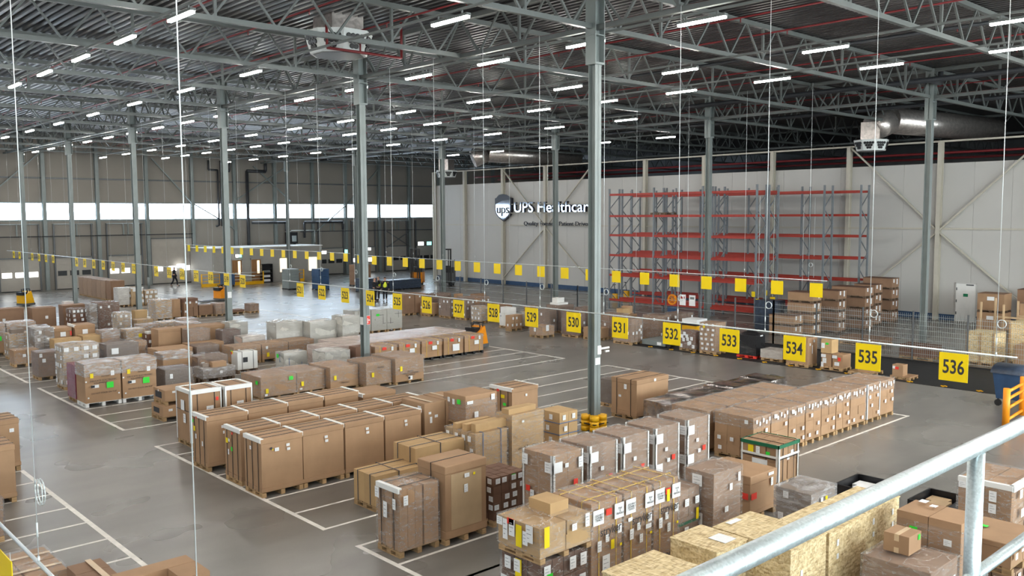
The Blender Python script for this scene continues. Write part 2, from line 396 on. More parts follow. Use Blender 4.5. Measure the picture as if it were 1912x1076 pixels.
# ---------------------------------------------------------------- shell of the hall
XA,XB,YA,YD=-26,88,-14,82.6          # west, east, south (behind the viewer) and dock wall
XW=53.56; YWE=69.3; ZD=12.86
b=MB().box(XA,XB,YA,YD,-.2,0); struct('floor',b,'floor')
# painted lanes: zones of lanes 1.265 m wide
def lanes(xa,xb,ya,yb,name='floor_marking'):
    b=MB(); n=round((yb-ya)/1.265); t=.0035
    for x in (xa,xb): b.box(x-.05,x+.05,ya-.04,yb+.04,.0005,t)
    for i in range(n+1):
        y=ya+(yb-ya)*i/n; b.box(xa+.05,xb-.05,y-.035,y+.035,.0005,t)
    struct(name,b,'line')
lanes(8.93,27.62,15.3,24.13); lanes(8.93,27.62,26.64,35.49); lanes(8.93,27.62,36.87,45.72); lanes(8.93,27.62,48.3,57.1)
lanes(8.93,27.3,11.53,14.06); lanes(8.93,16.5,2.68,11.53)
lanes(-14,5.6,12.7,24.1); lanes(-14,5.6,26.6,39.3); lanes(-14,5.6,0,11.4)
struct('floor_marking',MB().box(8.9,27.6,59.6,59.7,.0005,.0035).box(8.9,27.6,62.2,62.3,.0005,.0035).box(8.9,8.99,59.6,75,.0005,.0035).box(27.5,27.6,59.6,75,.0005,.0035),'line')
# corrugated roof deck, ribs along Y
b=MB(); prof=[(0,0),(.11,0),(.15,.12),(.26,.12)]; P=.30; xs=[]
x=XA
while x<XB:
    for dx,dz in prof: xs.append((x+dx,ZD+dz))
    x+=P
vs=[(x,YA,z) for x,z in xs]+[(x,YD,z) for x,z in xs]; n=len(xs)
b.add(vs,[(i,i+1,n+i+1,n+i) for i in range(n-1)]); b.box(XA,XB,YA,YD,ZD+.3,ZD+.4)
struct('ceiling',b,'deck')
# dock wall with its ribbon window
def panels(b, ax, c, th, a0,a1,z0,z1):
    if ax=='y': b.box(a0,a1,c,c+th,z0,z1)
    else: b.box(c,c+th,a0,a1,z0,z1)
b=MB(); panels(b,'y',YD,.2,XA,XB,0,6.05); panels(b,'y',YD,.2,XA,XB,7.45,13.2); struct('wall_left',b,'dockwall')
cols=[-.0+21.87-4.29*k for k in range(11,0,-1)]+[21.87,26.2,30.49,34.75,38.99,43.3,47.6,51.6,55.9,60.0,64.2,68.5,72.8]
cols=[c for c in cols if c>XA+1]
for i,(a,c) in enumerate(zip(cols,cols[1:])):
    struct('window_%d'%(i+1),MB().box(a+.1,c-.1,YD+.06,YD+.1,6.05,7.45),'sky')
ti=[0]
def trim(b,m):
    ti[0]+=1; return struct('trim_%d'%ti[0],b,m)
for c in cols:
    b=MB(); b.box(c-.15,c+.15,YD-.32,YD-.29,0,12.8); b.box(c-.15,c+.15,YD-.03,YD,0,12.8); b.box(c-.02,c+.02,YD-.3,YD,0,12.8); trim(b,'steel')
b=MB().box(XA,XB,YD-.08,YD,9.52,9.66); trim(b,'steeld'); b=MB().box(XA,XB,YD-.06,YD,5.9,6.05).box(XA,XB,YD-.06,YD,7.45,7.55); trim(b,'steel')
b=MB().tube((XA,YD-.36,4.62),(34.6,YD-.36,4.62),.045,6).tube((46,YD-.36,4.62),(80,YD-.36,4.62),.045,6); trim(b,'greypipe')
for (xa,za,xb,zb) in ((31,11.6,34.6,7.6),(34.9,7.4,37.3,6.0),(37.3,6.0,39,4.9),(39.2,7.9,45,11.5),(45,7.8,41,11.2),(51.6,7.4,56,11.5),(51.6,7.4,47.6,4.4),(22,12,17.7,8)):
    b=MB().bar((xa,YD-.3,za),(xb,YD-.3,zb),.16,.1); trim(b,'steel')
b=MB().bar((56.8,YD-.3,4.5),(60,YD-.3,2.7),.08).bar((56.8,YD-.3,2.7),(60,YD-.3,4.5),.08); trim(b,'steeld')
# white inner building
b=MB(); 
for k in range(-8,38):
    ya=YWE-2.0*(k+1); yb=YWE-2.0*k
    if k<0 or yb<YA: continue
    b.box(XW,XW+.2,max(YA,ya)+.008,yb-.008,0,9.15)
b.box(XW+.02,XB,YA,YWE-.05,9.0,9.1).box(XW+.02,XB,YWE-.2,YWE-.01,0,9.1); b.box(XW+.02,XW+.18,YA,YWE-.05,0,9.1)
struct('wall_right',b,'whitewall')
struct('baseboard_right',MB().box(XW-.04,XW,YA,YWE,0,.35),'blue')
posts=[69.1,64.4,59.03,53.65,48.25,42.87,37.5,32.02,26.65,21.12,15.7,10.3,4.9]
for y in posts:
    b=MB().box(XW-.36,XW-.33,y-.12,y+.12,0,10.42).box(XW-.06,XW-.03,y-.12,y+.12,0,10.42).box(XW-.34,XW-.05,y-.015,y+.015,0,10.42); trim(b,'cream')
b=MB().bar((XW-.2,4,10.4),(XW-.2,69.1,10.4),.1); trim(b,'cream')
b=MB().box(XW-.12,XW-.02,4,69,5.3,5.4); trim(b,'cream')
for c in (53.65,21.12):
    for (dy,z) in ((5.4,10.3),(-5.4,10.3),(5.4,.6),(-5.4,.6)):
        b=MB().bar((XW-.2,c,5.2),(XW-.2,c+dy,z),.14,.08); trim(b,'cream')
# end walls out of the picture and the dark far side
struct('wall_back',MB().box(XB,XB+.2,YA,YD,0,13.2),'steeld')
struct('wall_west',MB().box(XA-.2,XA,YA,YD,0,4.6),'dockwall'); struct('wall_west_upper',MB().box(XA-.2,XA,YA,YD,7.6,13.2),'steeld')  # upper part coloured dark for the reflection in the chrome letters
for i in range(16): struct('window_%d'%(40+i),MB().box(XA-.12,XA-.08,YA+.2+6*i,min(YD,YA+5.9+6*i),4.6,7.6),'west_glow')  # unseen glowing panes, added to reflect in the chrome lettering
b=MB().box(XA,XB,YA-.2,YA,0,3.0).box(XA,XB,YA-.2,YA,9.0,13.2); struct('wall_near',b,'dockwall')
for i in range(14):  # unseen side panes, row lengthened to throw more light on the right
    x0=XA+4+i*5.6
    struct('window_%d'%(90+i),MB().box(x0,x0+5.5,YA-.12,YA-.08,3.0,9.0),'sky2')
# escape door in the white wall
d=struct('door_1',MB().box(XW-.05,XW+.0,18.98,20.05,0,2.2),'white')
MB().box(XW-.07,XW-.04,18.93,18.98,0,2.25).box(XW-.07,XW-.04,20.05,20.1,0,2.25).box(XW-.07,XW-.04,18.93,20.1,2.2,2.27).build('door_frame','whitewall',d)
MB().box(XW-.075,XW-.05,19.4,19.65,1.45,1.62).build('escape_sign',plain('escape_sign_green',(.01,.2,.09),.5),d)
MB().box(XW-.09,XW-.05,19.1,19.5,2.1,2.17).build('door_closer','steeld',d)
for z in (.4,1.1,1.8): MB().box(XW-.07,XW-.05,20.0,20.05,z,z+.16).build('hinge','steeld',d)

# ---------------------------------------------------------------- dock doors
def dock(i,xa,xb,zt,lit,lift=True):
    o=struct('door_%d'%i,MB(),'doorp') if False else None
    b=MB(); n=5
    for k in range(n): b.box(xa,xb,YD-.1,YD-.04,.06+(zt-.06)*k/n+.008,(zt-.06)*(k+1)/n+.06-.008)
    b.box(xa+.02,xb-.02,YD-.085,YD-.02,0,zt)
    o=b.build('door_%d'%i,'doorp'); o['kind']='structure'
    f=MB(); 
    for x in (xa-.12,xb+.0): f.box(x,x+.12,YD-.2,YD-.02,0,5.7 if lift else zt+.1)
    f.box(xa-.1,xb+.1,YD-.2,YD-.03,zt,zt+.1); f.build('door_frame','steeld',o)
    w=(xb-xa); nn=3
    for k in range(nn):
        xc=xa+w*(k+.5)/nn
        MB().box(xc-.36,xc+.36,YD-.13,YD-.095,1.2,1.62).build('door_window','slit' if lit else 'black',o)
    MB().box(xa,xb,YD-.14,YD-.09,0,.07).build('threshold_seal','rubber',o)
dock(10,18.3,21.3,2.77,True); dock(11,22.6,25.55,2.74,False); dock(12,26.95,29.85,2.75,True); dock(13,30.75,34.6,4.2,True,False)
dock(14,14.0,17.0,2.77,True); dock(15,9.7,12.7,2.77,False)
for i,xa in enumerate((48.3,52.4,56.7,61.0)): dock(16+i,xa,xa+2.9,2.75,i==1)
for xa in (18.3,22.6,26.95,48.3,52.4,56.7):       # door hoist posts
    b=MB().box(xa+1.3,xa+1.4,YD-.3,YD-.2,4.62,5.7).box(xa+1.7,xa+1.8,YD-.3,YD-.2,4.62,5.7).tube((xa-.1,YD-.25,5.65),(xa+3.1,YD-.25,5.65),.04,6); trim(b,'steel')

# ---------------------------------------------------------------- columns
ords=['first','second','third','fourth','fifth','sixth','seventh']
nb=MB()
def column_mesh(shaft=True):
    b=MB(); w=.13
    if shaft:
        b.box(-w,w,-w,-w+.022,0,10.55); b.box(-w,w,w-.022,w,0,10.55); b.box(-.012,.012,-w,w,0,10.55)
    else:
        w=.19; b.box(-w,-w+.024,-w,w,10.55,12.8); b.box(w-.024,w,-w,w,10.55,12.8); b.box(-w,w,-.014,.014,10.55,12.8); b.box(-w,w,-w,w,10.5,10.56); b.box(-w-.02,w+.02,-w,w,11.3,11.33)
    return b
proto=None
def column(x,y,lab,g):
    global proto
    if proto is None:
        proto=thing('steel_column',lab,'column',(x,y,0),0,g); proto['kind']='thing'
        column_mesh(True).build('shaft','steel',proto); column_mesh(False).build('head_section','steel',proto)
        MB().box(-.22,.22,-.22,.22,0,.025).build('base_plate','steeld',proto)
        return proto
    o=copy_tree(proto); o.location=(x,y,0); tag(o,lab,'column',g); return o
nm=['nearest tall grey steel column with yellow bumpers, left of the sign reading 531','tall grey steel column right beside the sign reading 524','tall grey steel column right behind the sign reading 519','tall grey steel column, fourth of the near row, before the dock doors','tall grey steel column, fifth of the near row, left of six tall cartons','grey steel column, sixth of the near row, behind the yellow truck at far left']
colobj=[]
for k in range(6): colobj.append(column(X1,Y0+12*k,nm[k],'columns of the near row'))
nm2=['grey steel column of the far row, in the fence at right, near the escape door','grey steel column of the far row, in front of the red pallet racks','grey steel column of the far row, right of the wall emblem','grey steel column of the far row, near the white wall end beside a reach truck','grey steel column of the far row, half hidden behind the sign 524 column','grey steel column of the far row, in front of the office window']
for k in range(6): column(X2,Y0+12*k,nm2[k],'columns of the far row')
column(X1,Y0-12,'grey steel column of the near row outside the view at right','columns of the near row')
# sign plates and fittings on columns
p=MB().box(-.14,-.125,-.1,.1,2.05,2.35).box(.0,.16,-.145,-.13,2.05,2.4).build('fire_sign',['white'],colobj[1]); 
MB().box(.01,.15,-.152,-.146,2.06,2.39).build('red_panel','red',colobj[1]); MB().box(.03,.06,-.158,-.152,2.1,2.3).box(.08,.13,-.158,-.152,2.2,2.25).build('fire_symbol','white',colobj[1])
MB().box(-.02,.13,-.16,-.13,2.25,2.5).box(.1,.5,-.15,-.1,2.38,2.43).box(.34,.5,-.15,-.1,2.28,2.33).build('wall_bracket','white',colobj[0])
MB().box(-.1,.1,-.145,-.132,1.95,2.15).build('notice','paper',colobj[0])
MB().box(-.1,.1,-.145,-.132,2.3,2.6).build('notice','paper',colobj[2])
gd=thing('column_guard','yellow stacked bumper guard around the foot of the nearest column','column guard',(X1,Y0,0))
for k in range(3):
    b=MB()
    for sx in (-1,1):
        for sy in (-1,1): b.tube((sx*.17,sy*.17,k*.16),(sx*.17,sy*.17,k*.16+.15),.14,14)
    b.build('bumper_ring','yelp',gd)
MB().box(-.3,.3,-.3,-.28,.22,.25).box(-.3,-.28,-.3,.3,.22,.25).build('strap','black',gd)

# ---------------------------------------------------------------- roof steel
ZB,ZT=11.55,12.76
def lattice(L,n,axis,post=True):
    """top chord, bottom chord and web of one lattice truss of length L"""
    def P(a,z,o=0): return (a,o,z) if axis=='x' else (o,a,z)
    top=MB().bar(P(0,ZT),P(L,ZT),.16,.15); bot=MB().bar(P(0,ZB),P(L,ZB),.14,.14); web=MB(); d=L/n
    for i in range(n):
        web.bar(P(d*i,ZT),P(d*(i+.5),ZB),.06); web.bar(P(d*(i+.5),ZB),P(d*(i+1),ZT),.06)
        if post and i%3==1: web.bar(P(d*(i+.5)+.12,ZT),P(d*(i+.5)+.12,ZB),.08)
    return top,bot,web
def truss(name,lab,L,n,axis,loc,g,m='truss'):
    o=thing(name,lab,'roof truss',loc,0,g)
    a,b_,c=lattice(L,n,axis); a.build('top_chord',m,o); b_.build('bottom_chord',m,o); c.build('web_bracing',m,o); return o
LT=X2-X1
p1=None
for j,(xa,where) in enumerate(((X1-LT,'over the near left lanes'),(X1,'between the two column rows'),(X2,'over the red racks'))):
    for k in range(-2,11):
        y=Y0+6*k
        if y>YD-1: continue
        lab='grey lattice roof truss %s, number %d from the viewer'%(where,k+3)
        if p1 is None: p1=truss('roof_truss',lab,LT,12,'x',(xa,y,0),'lattice trusses under the roof deck'); continue
        o=copy_tree(p1); o.location=(xa,y,0); o['label']=lab
for y in (Y0-12,Y0,Y0+12,Y0+24,Y0+36,Y0+48,Y0+60):
    o=copy_tree(p1); o.location=(X2+LT,y,0); o['label']='dark lattice roof truss beyond the white wall, at %s'%('%d metres from the dock wall'%round(YD-y))
p2=None
for x,where in ((X1,'along the near column row'),(X2,'along the far column row'),(X2+LT,'beyond the white wall')):
    for k in range(-2,6):
        L=12 if k<5 else YD-Y0-60-.4
        lab='grey lattice girder running %s, span %d from the viewer'%(where,k+3)
        if L<12: truss('roof_girder',lab,L,3,'y',(x,Y0+12*k,-.02),'lattice girders over the column rows'); continue
        if p2 is None: p2=truss('roof_girder',lab,12,6,'y',(x,Y0+12*k,-.02),'lattice girders over the column rows'); continue
        o=copy_tree(p2); o.location=(x,Y0+12*k,-.02); o['label']=lab
# red sprinkler pipes and dark drain pipes
for i,x in enumerate((6.2,11.2,13.9,16.7,22.0,24.6,27.4,31.3,34.2,37.0,45,48.5)):
    b=MB().tube((x,YA,12.45),(x,YD-1,12.45),.03,6)
    for k in range(24): b.tube((x,YA+2+4*k,12.45),(x,YA+2+4*k,12.3),.02,5)
    o=b.build('sprinkler_pipe','redpipe'); tag(o,'thin dark red sprinkler pipe below the roof deck, line %d counted from the left'%(i+1),'pipe','sprinkler pipes under the roof deck')
for i,(x,z,r) in enumerate(((30.3,12.25,.06),(40.2,12.1,.12),(48.2,12.0,.11))):
    b=MB().tube((x,YA,z),(x,YD-1,z),r,8)
    if i==1: b.path([(x,Y0-.5,z),(X2-.25,Y0-.5,z),(X2-.25,Y0-.5,12.6)],r,8)
    o=b.build('drain_pipe','greypipe'); tag(o,['slim black drain pipe under the roof deck between the column rows','thick black drain pipe under the roof deck beside the far column row','black drain pipe under the roof deck above the racks'][i],'pipe','drain pipes under the roof deck')
for i,(y,z) in enumerate(((60,9.9),(30,9.75))):
    o=MB().tube((56+3*i,-5,z),(56+3*i,66,z),.08,6).build('sprinkler_main','redpipe'); tag(o,'dark red pipe %s above the top of the white wall'%('just' if i==0 else 'second back'),'pipe','pipes above the white wall')

# ---------------------------------------------------------------- strip lamps
def lamp_proto(loc,lab):
    o=thing('hanging_strip_light',lab,'ceiling light',loc,0,'strip lights hung below the trusses')
    MB().box(-.07,.07,-.74,.74,.03,.1).box(-.02,.02,-.5,-.46,.1,.2).box(-.02,.02,.46,.5,.1,.2).build('housing','truss',o)
    MB().box(-.05,.05,-.72,.72,-.025,.03).build('diffuser','lamp',o)
    return o
rows=((-14,-8,6.0,14),(-8,-9,5.5,14),(-2.2,-8,5.0,16),(3.6,-9,4.4,19),(9.1,-9,3.86,23),(14.4,-9.6,5.5,16),(19.25,-10.5,4.03,23),(25.3,-7.9,5.35,17),(29.6,-10.9,4.11,22),(36.2,30.4,5.27,10),(46.35,35.6,5.45,5))
lp=None
for ri,(x,ys,dp,cnt) in enumerate(rows):
    if x<8: continue
    o=MB().box(x-.035,x+.035,ys-1,min(YD-1,ys+dp*(cnt-1)+1.2),11.40,11.46).build('light_trunking','truss'); tag(o,'thin grey cable trunking carrying lamp row %d below the trusses'%(ri+1),'cable tray','trunking of the lamp rows')
for ri,(x,ys,dp,cnt) in enumerate(rows):
    for k in range(cnt):
        y=ys+dp*k
        if y>YD-1.5 or (x==14.4 and 20<y<25): continue
        lab='glowing white strip light in lamp row %d from the left, number %d going away'%(ri+1,k+1)
        if lp is None: lp=lamp_proto((x,y,11.2),lab); continue
        o=copy_tree(lp); o.location=(x,y,11.2); o['label']=lab

for i,x in enumerate((20,24,28,32,36,40)):           # lamps added out of view to brighten the floor at right
    y=-12.5
    while y<.25*x:
        o=copy_tree(lp); o.location=(x+.6,y,11.2); o['label']='added strip light out of view brightening the right floor, line %d, number %d'%(i+1,round((y+12.5)/2.6)+1); y+=2.6
# ---------------------------------------------------------------- ceiling heaters
def heater(x,y,z,s,lab,frame,rz=0):
    o=thing('ceiling_heater',lab,'air heater',(x,y,z),rz,'air heaters hung from the roof')
    n=8
    ring=[(1.15*s*math.cos(2*PI*(i+.5)/n),1.15*s*math.sin(2*PI*(i+.5)/n)) for i in range(n)]; lo=[(a*.82,b_*.82) for a,b_ in ring]
    hz=.36*s
    MB().add([(a,b_,hz) for a,b_ in ring]+[(a,b_,-hz) for a,b_ in lo],[tuple(range(n)),tuple(reversed(range(n,2*n)))]+[(i,(i+1)%n,(i+1)%n+n,i+n) for i in range(n)]).build('casing','unitw',o); MB().prism([(a*.9,b_*.9) for a,b_ in lo],-hz-.02,-hz).build('bottom_grille','steeld',o)
    for i in range(n):
        p=[Vector((*ring[i],hz)),Vector((*ring[(i+1)%n],hz)),Vector((*lo[(i+1)%n],-hz)),Vector((*lo[i],-hz))]
        b=MB(); nn=(p[1]-p[0]).cross(p[3]-p[0]).normalized()
        if nn.dot((p[0]+p[2])/2)<0: nn=-nn
        for row,cnt in ((.3,4),(.52,3),(.74,2)):
            for q in range(cnt):
                t=.5+(q-(cnt-1)/2)*.2; c=p[0].lerp(p[1],t).lerp(p[3].lerp(p[2],t),row); b.tube(c-nn*.02,c+nn*.05,.085*s,8)
        b.build('nozzle','black',o)
    MB().box(-.6*s,.6*s,-.6*s,.6*s,hz,hz+1.0).build('duct','aluduct',o)
    if frame:
        b=MB(); zz=-.36
        b.path([(-1.05,-1.0,zz+.85),(-1.05,-1.0,zz),(1.85,-1.0,zz),(1.85,-1.0,zz+1.2)],.045,8); b.tube((.2,-1,zz),(.2,-1,zz+.3),.03,6)
        b.build('sprinkler_loop','redpipe',o)
    return o
heater(16.2,26.1,12.0,1.0,'white air heater with round black nozzles inside a red pipe loop','y')
heater(50,23.7,10.15,.85,'grey air heater with a silver duct above the white wall at right','',rz=.3)
heater(50.5,63.5,10.0,.85,'small air heater above the left end of the white wall','',rz=.3)
heater(9.2,62,11.9,.95,'air heater with black nozzles at the far left edge of the view','',rz=.2)
for (y,lab) in ((19.5,'large silver insulated duct lying above the white wall at right'),(55,'long dark duct above the left part of the white wall')):
    o=MB().tube((51,y+3.6,11.6),(60,y+1,11.4),.75,14).tube((51,y+3.6,11.6),(50,y+4.2,11.1),.75,14).build('air_duct','aluduct'); tag(o,lab,'duct','ducts above the white wall')

# ---------------------------------------------------------------- services on the dock wall
def pipes(lab,paths,r,m='greypipe',name='service_pipe'):
    b=MB()
    for p in paths: b.path(p,r,8)
    tag(b.build(name,m),lab,'pipe','pipes on the dock wall')
yq=YD-.5
pipes('three black pipes bundled down the dock wall through the window band',[[(36.3,yq,11.6),(36.3,yq,10.7),(37.2,yq,10.7),(37.2,yq,5.4),(36.9,yq,5.3)],[(37.5,yq,11.6),(37.5,yq,5.3)],[(38.4,yq,11.6),(38.4,yq,10.6),(37.8,yq,10.6),(37.8,yq,5.4),(38,yq,5.3)]],.09)
pipes('thick black riser pipe bending at the top of the dock wall',[[(40.2,yq,0.2),(40.2,yq,10.7),(42.2,yq,10.7),(42.2,yq,11.5)]],.16)
pipes('black pipe angling down to the boiler box on the office roof',[[(40.6,yq,5.6),(44.3,yq,5.6),(44.3,yq,4.7)]],.12)
pipes('black pipe leaving the boiler area to the right along the wall',[[(46.4,yq,4.0),(46.4,yq,5.6),(51,yq,5.6),(51,yq,4.8)]],.12)
pipes('thin white pipe frame beside the boiler box',[[(44.6,yq,4.5),(44.9,yq,4.75),(47.6,yq,4.75),(47.6,yq,3.5)]],.05,'alu')
o=thing('boiler_box','black boiler box with grey panel above the office roof','boiler',(44.6,YD-1.0,3.36))
MB().box(-.55,.55,-.3,.3,.1,1.25).box(-.4,-.3,-.2,.2,0,.1).box(.3,.4,-.2,.2,0,.1).build('casing','black',o); MB().box(-.1,.4,-.32,-.3,.3,.9).build('front_panel','galv',o)

# ---------------------------------------------------------------- office box before the dock wall
ox0,ox1,oy=34.3,45.6,77.4
o=struct('wall_office',MB().box(ox0,ox1,oy,YD-.4,0,3.3),'office')
struct('trim_office',MB().box(ox0-.08,ox1+.08,oy-.08,YD-.4,3.3,3.38),'white')
for i,xa in enumerate((36.15,38.05)):
    d=struct('door_%d'%(30+i),MB().box(xa,xa+.95,oy-.06,oy-.01,0,2.2),'doorw')
    MB().box(xa-.08,xa,oy-.08,oy,0,2.3).box(xa+.95,xa+1.03,oy-.08,oy,0,2.3).box(xa-.08,xa+1.03,oy-.08,oy,2.2,2.3).build('door_frame','office',d)
    MB().box(xa+.58,xa+.82,oy-.07,oy-.055,.9,2.1).build('door_glass','warm',d); MB().box(xa+.05,xa+.1,oy-.1,oy-.06,.95,1.1).build('door_handle','steel',d)
for i,(xa,xb) in enumerate(((41.0,42.0),(44.1,45.0))):
    wv=struct('window_%d'%(80+i),MB().box(xa,xb,oy-.03,oy-.01,.9,2.2),'warm')
    MB().box(xa-.06,xa,oy-.06,oy,.84,2.26).box(xb,xb+.06,oy-.06,oy,.84,2.26).box(xa-.06,xb+.06,oy-.06,oy,2.2,2.26).box(xa-.06,xb+.06,oy-.06,oy,.84,.9).build('window_frame','white',wv)
def wallsign(x,y,z,w,h,m,lab,two=True):
    o=thing('exit_sign',lab,'exit sign',(x,y,z),0,'lit escape signs near the dock wall')
    if two: MB().box(-w/2,-.04,-.04,.04,-h/2,h/2).build('light_panel',m,o); MB().box(.04,w/2,-.04,.04,-h/2,h/2).build('light_panel','exit',o)
    else: MB().box(-w/2,w/2,-.04,.04,-h/2,h/2).build('light_panel',m,o)
    MB().box(-w/2,w/2,.04,.1,-h/2,h/2).build('housing','white',o)
wallsign(36.75,oy-.2,2.6,.55,.28,'slit','twin lit escape sign over the first wooden office door')
wallsign(47.0,YD-.6,2.3,.7,.36,'exit','green lit escape sign right of the office on the dock wall',False)
wallsign(48.6,YD-.6,2.4,.5,.3,'slit','small white lit sign between the two green ones on the dock wall',False)
wallsign(51.3,YD-.6,2.4,.32,.42,'exit','small square green lit sign left of the sign 524 column',False)
wallsign(54.2,YD-.6,2.6,.5,.3,'slit','white lit sign just right of the sign 524 column',False)
wallsign(61.3,YD-.6,3.0,.75,.4,'slit','lit escape sign before the white wall end, left of the pair',False)
wallsign(62.5,YD-.6,3.0,.6,.4,'exit','green lit escape sign nearest to the end of the white wall',False)
# ---------------------------------------------------------------- the loads
CAP=dict(c='kraft',lid=.11,foot=.09,lc='kraft',st=(('y',3,'black'),))
LL=[('l',.25,.75,.1,.12,'w'),('l',.75,.7,.09,.12,'w')]
# near aisle edge, left
LD('tall lidded carton at the left edge, behind the other lidded carton',4.5,24.2,1.1,1.0,1.3,**CAP,L=[('f',.85,.78,.1,.09,'w'),('f',.1,.62,.09,.12,'w')])
LD('tall lidded carton at the left edge, nearer one of two, with grey tag',3.77,21.53,1.1,1.0,1.285,**CAP,L=[('f',.1,.58,.12,.1,'w')])
LD('film-wrapped load cut by the left edge below the lidded cartons',3.05,19.0,1.0,1.0,.85,c='kraft',n=(2,2,2),wrap='grey')
LD('wrapped cartons with open flaps in the bottom left corner',2.75,14.3,1.12,1.25,.92,c='kraft',n=(2,2,2),wrap='clear',tapes=((.0,1,.2,.26),(.0,1,.7,.76)),L=[('f',.6,.7,.12,.12,'w')])
LD('two brown taped cartons side by side between open cartons at bottom left',3.82,13.3,.5,.9,1.0,c='brown',n=(1,2,1),tapes=((.55,.72,0,1),))
oc=LD('large open-topped carton with tape strips at the bottom left',4.05,12.0,1.08,.86,1.05,c='kraft',n=(1,1,1),wrap='clear',wz=(0,.97),tapes=((.1,.18,0,.95),(.68,.76,0,.95)),top=((.0,.62,1.08,.32,.16,'kraft'),(.62,.0,.41,.5,.17,'kraft'),(.0,.0,.3,.5,.1,'kraft')))
# lanes Y 15.3 - 24.1
WC=dict(c='kraft',lid=.1,lc='kraft',cor='white',edge='lfrb',st=(('x',2,'black'),('z',1,'black')))
LD('tall carton with white edge boards and a white pictogram sheet, standing left',9.57,23.29,.87,.92,1.55,**WC,L=[('f',.62,.58,.2,.28,'w'),('l',.5,.7,.22,.28,'w'),('l',.62,.45,.15,.25,'w'),('f',.86,.8,.07,.1,'r')])
LD('carton with white edge boards behind the left one of the white-edged pair',10.52,23.22,.8,.95,1.55,**WC,L=[('f',.55,.6,.2,.28,'w'),('f',.6,.38,.1,.07,'w')])
LD('lidded brown carton with white end strip and yellow sticker, first of the back row',8.92,20.76,1.07,.85,1.36,**CAP,edge='lr',L=[('l',.2,.7,.1,.12,'y'),('l',.12,.85,.06,.08,'g'),('l',.3,.55,.07,.12,'w'),('l',.75,.45,.07,.12,'w'),('f',.38,.78,.1,.07,'w'),('f',.42,.66,.1,.07,'w'),('l',.35,.94,.05,.05,'r')])
CAPR=dict(c='kraft',lid=.11,lc='kraft',st=(('y',3,'black'),),edge='r')
LD('lidded brown carton, second of the back row of strapped cartons',10.08,20.9,1.1,.85,1.36,**CAPR)
LD('lidded brown carton, third of the back row of strapped cartons',11.24,20.95,1.04,.85,1.36,**CAPR)
LD('lidded brown carton ending the back row, beside the torn open carton',12.34,20.95,1.06,.85,1.36,**CAPR)
LD('low carton with a torn open end behind the strapped carton rows',13.6,21.0,1.1,1.0,1.22,c='kraft',lid=.1,edge='l',top=())
LD('big lidded carton with white labels and a grey dot, nearest corner of the rows',8.94,17.96,1.02,.83,1.32,**CAP,edge='lr',L=[('f',.36,.78,.1,.08,'w'),('f',.63,.83,.08,.06,'w'),('f',.64,.75,.08,.06,'w'),('l',.45,.8,.07,.08,'w'),('f',.22,.82,.05,.05,'k'),('f',.26,.79,.03,.03,'y')])
for i,(x,wx,s) in enumerate(((9.99,1.08,'second'),(11.12,1.1,'third'),(12.27,1.1,'fourth'))):
    LD('big lidded carton, %s from the aisle in the front row of strapped cartons'%s,x,17.98,wx,.83,1.32,**CAP,edge='r',L=[('f',.55,.83,.08,.06,'w'),('f',.56,.75,.08,.06,'w')])
LD('tall plain carton with white slips at the end of the front row, left of two',13.5,18.0,.68,1.0,1.45,c='kraft',L=[('f',.25,.8,.08,.06,'w'),('f',.3,.66,.07,.16,'w'),('f',.55,.72,.1,.07,'w'),('l',.8,.9,.14,.1,'w')],tapes=((.3,.42,0,1),))
LD('tall plain carton with white slips at the end of the front row, right of two',14.22,18.02,.66,1.0,1.45,c='kraft',L=[('f',.8,.8,.08,.08,'w'),('f',.6,.62,.07,.16,'w')],tapes=((.3,.42,0,1),))
LD('lidded carton with red, yellow and green stickers on its end, second row',9.0,19.1,1.0,.83,1.32,**CAP,edge='lr',L=[('l',.2,.72,.11,.12,'y'),('l',.5,.58,.07,.1,'g'),('l',.55,.9,.06,.06,'r'),('l',.35,.74,.07,.07,'w'),('l',.3,.5,.06,.13,'w')])
for i,(x,s) in enumerate(((10.05,'second'),(11.15,'third'),(12.25,'fourth'),(13.35,'last'))):
    LD('lidded carton, %s in the middle row behind the front strapped cartons'%s,x,19.15,1.04,.83,1.32,**CAPR)
# double stack left
LD('brown carton with black panel, lower of the pair beside the white-edged cartons',10.2,26.9,1.15,.95,.47,c='kraft',L=[('l',.45,.5,.45,.16,'k'),('f',.2,.6,.12,.07,'w')])
LD('brown carton with black panel, upper of the pair beside the white-edged cartons',10.28,26.92,1.15,.92,.95,.475,c='kraft',L=[('l',.45,.5,.5,.2,'k'),('l',.45,.85,.06,.06,'w'),('f',.25,.8,.12,.06,'w')])
# near lanes
LD('strapped brown cartons under clear film with loose end, nearest on the floor at centre',9.14,12.99,.91,.72,1.29,c='kraft',n=(5,3,1),wrap='clear',taper=.04,amp=.02,dome=.02,edge='l',st=(('y',2,'black'),),L=[('l',.1,.86,.13,.2,'w'),('l',.45,.62,.12,.3,'w'),('l',.85,.76,.09,.2,'w'),('f',.13,.82,.1,.18,'w')])
_p=LD('tall lidded carton with a paler front panel and a tilted white slip',10.14,12.9,1.02,.85,1.53,c='kraft',lid=.15,foot=.14,lc='kraft',st=(('y',1,'black'),),L=[('f',.5,.83,.12,.08,'w'),('f',.68,.83,.05,.05,'y'),('f',.48,.65,.09,.16,'w')])
MB().box(.14,.9,-.006,-.001,.28,1.36).build('front_panel','light',_p)
KP=dict(c='tan',n=(2,2,1),gap=.003,st=(('x',1,'navy'),('y',2,'navy')))
LD('low pale kraft box with crossed bands behind the nearest strapped load',10.25,15.42,1.2,.85,.78,**KP)
LD('low pale kraft box with crossed bands behind the tall paler-panelled carton',11.45,15.62,1.4,.85,1.12,**KP)
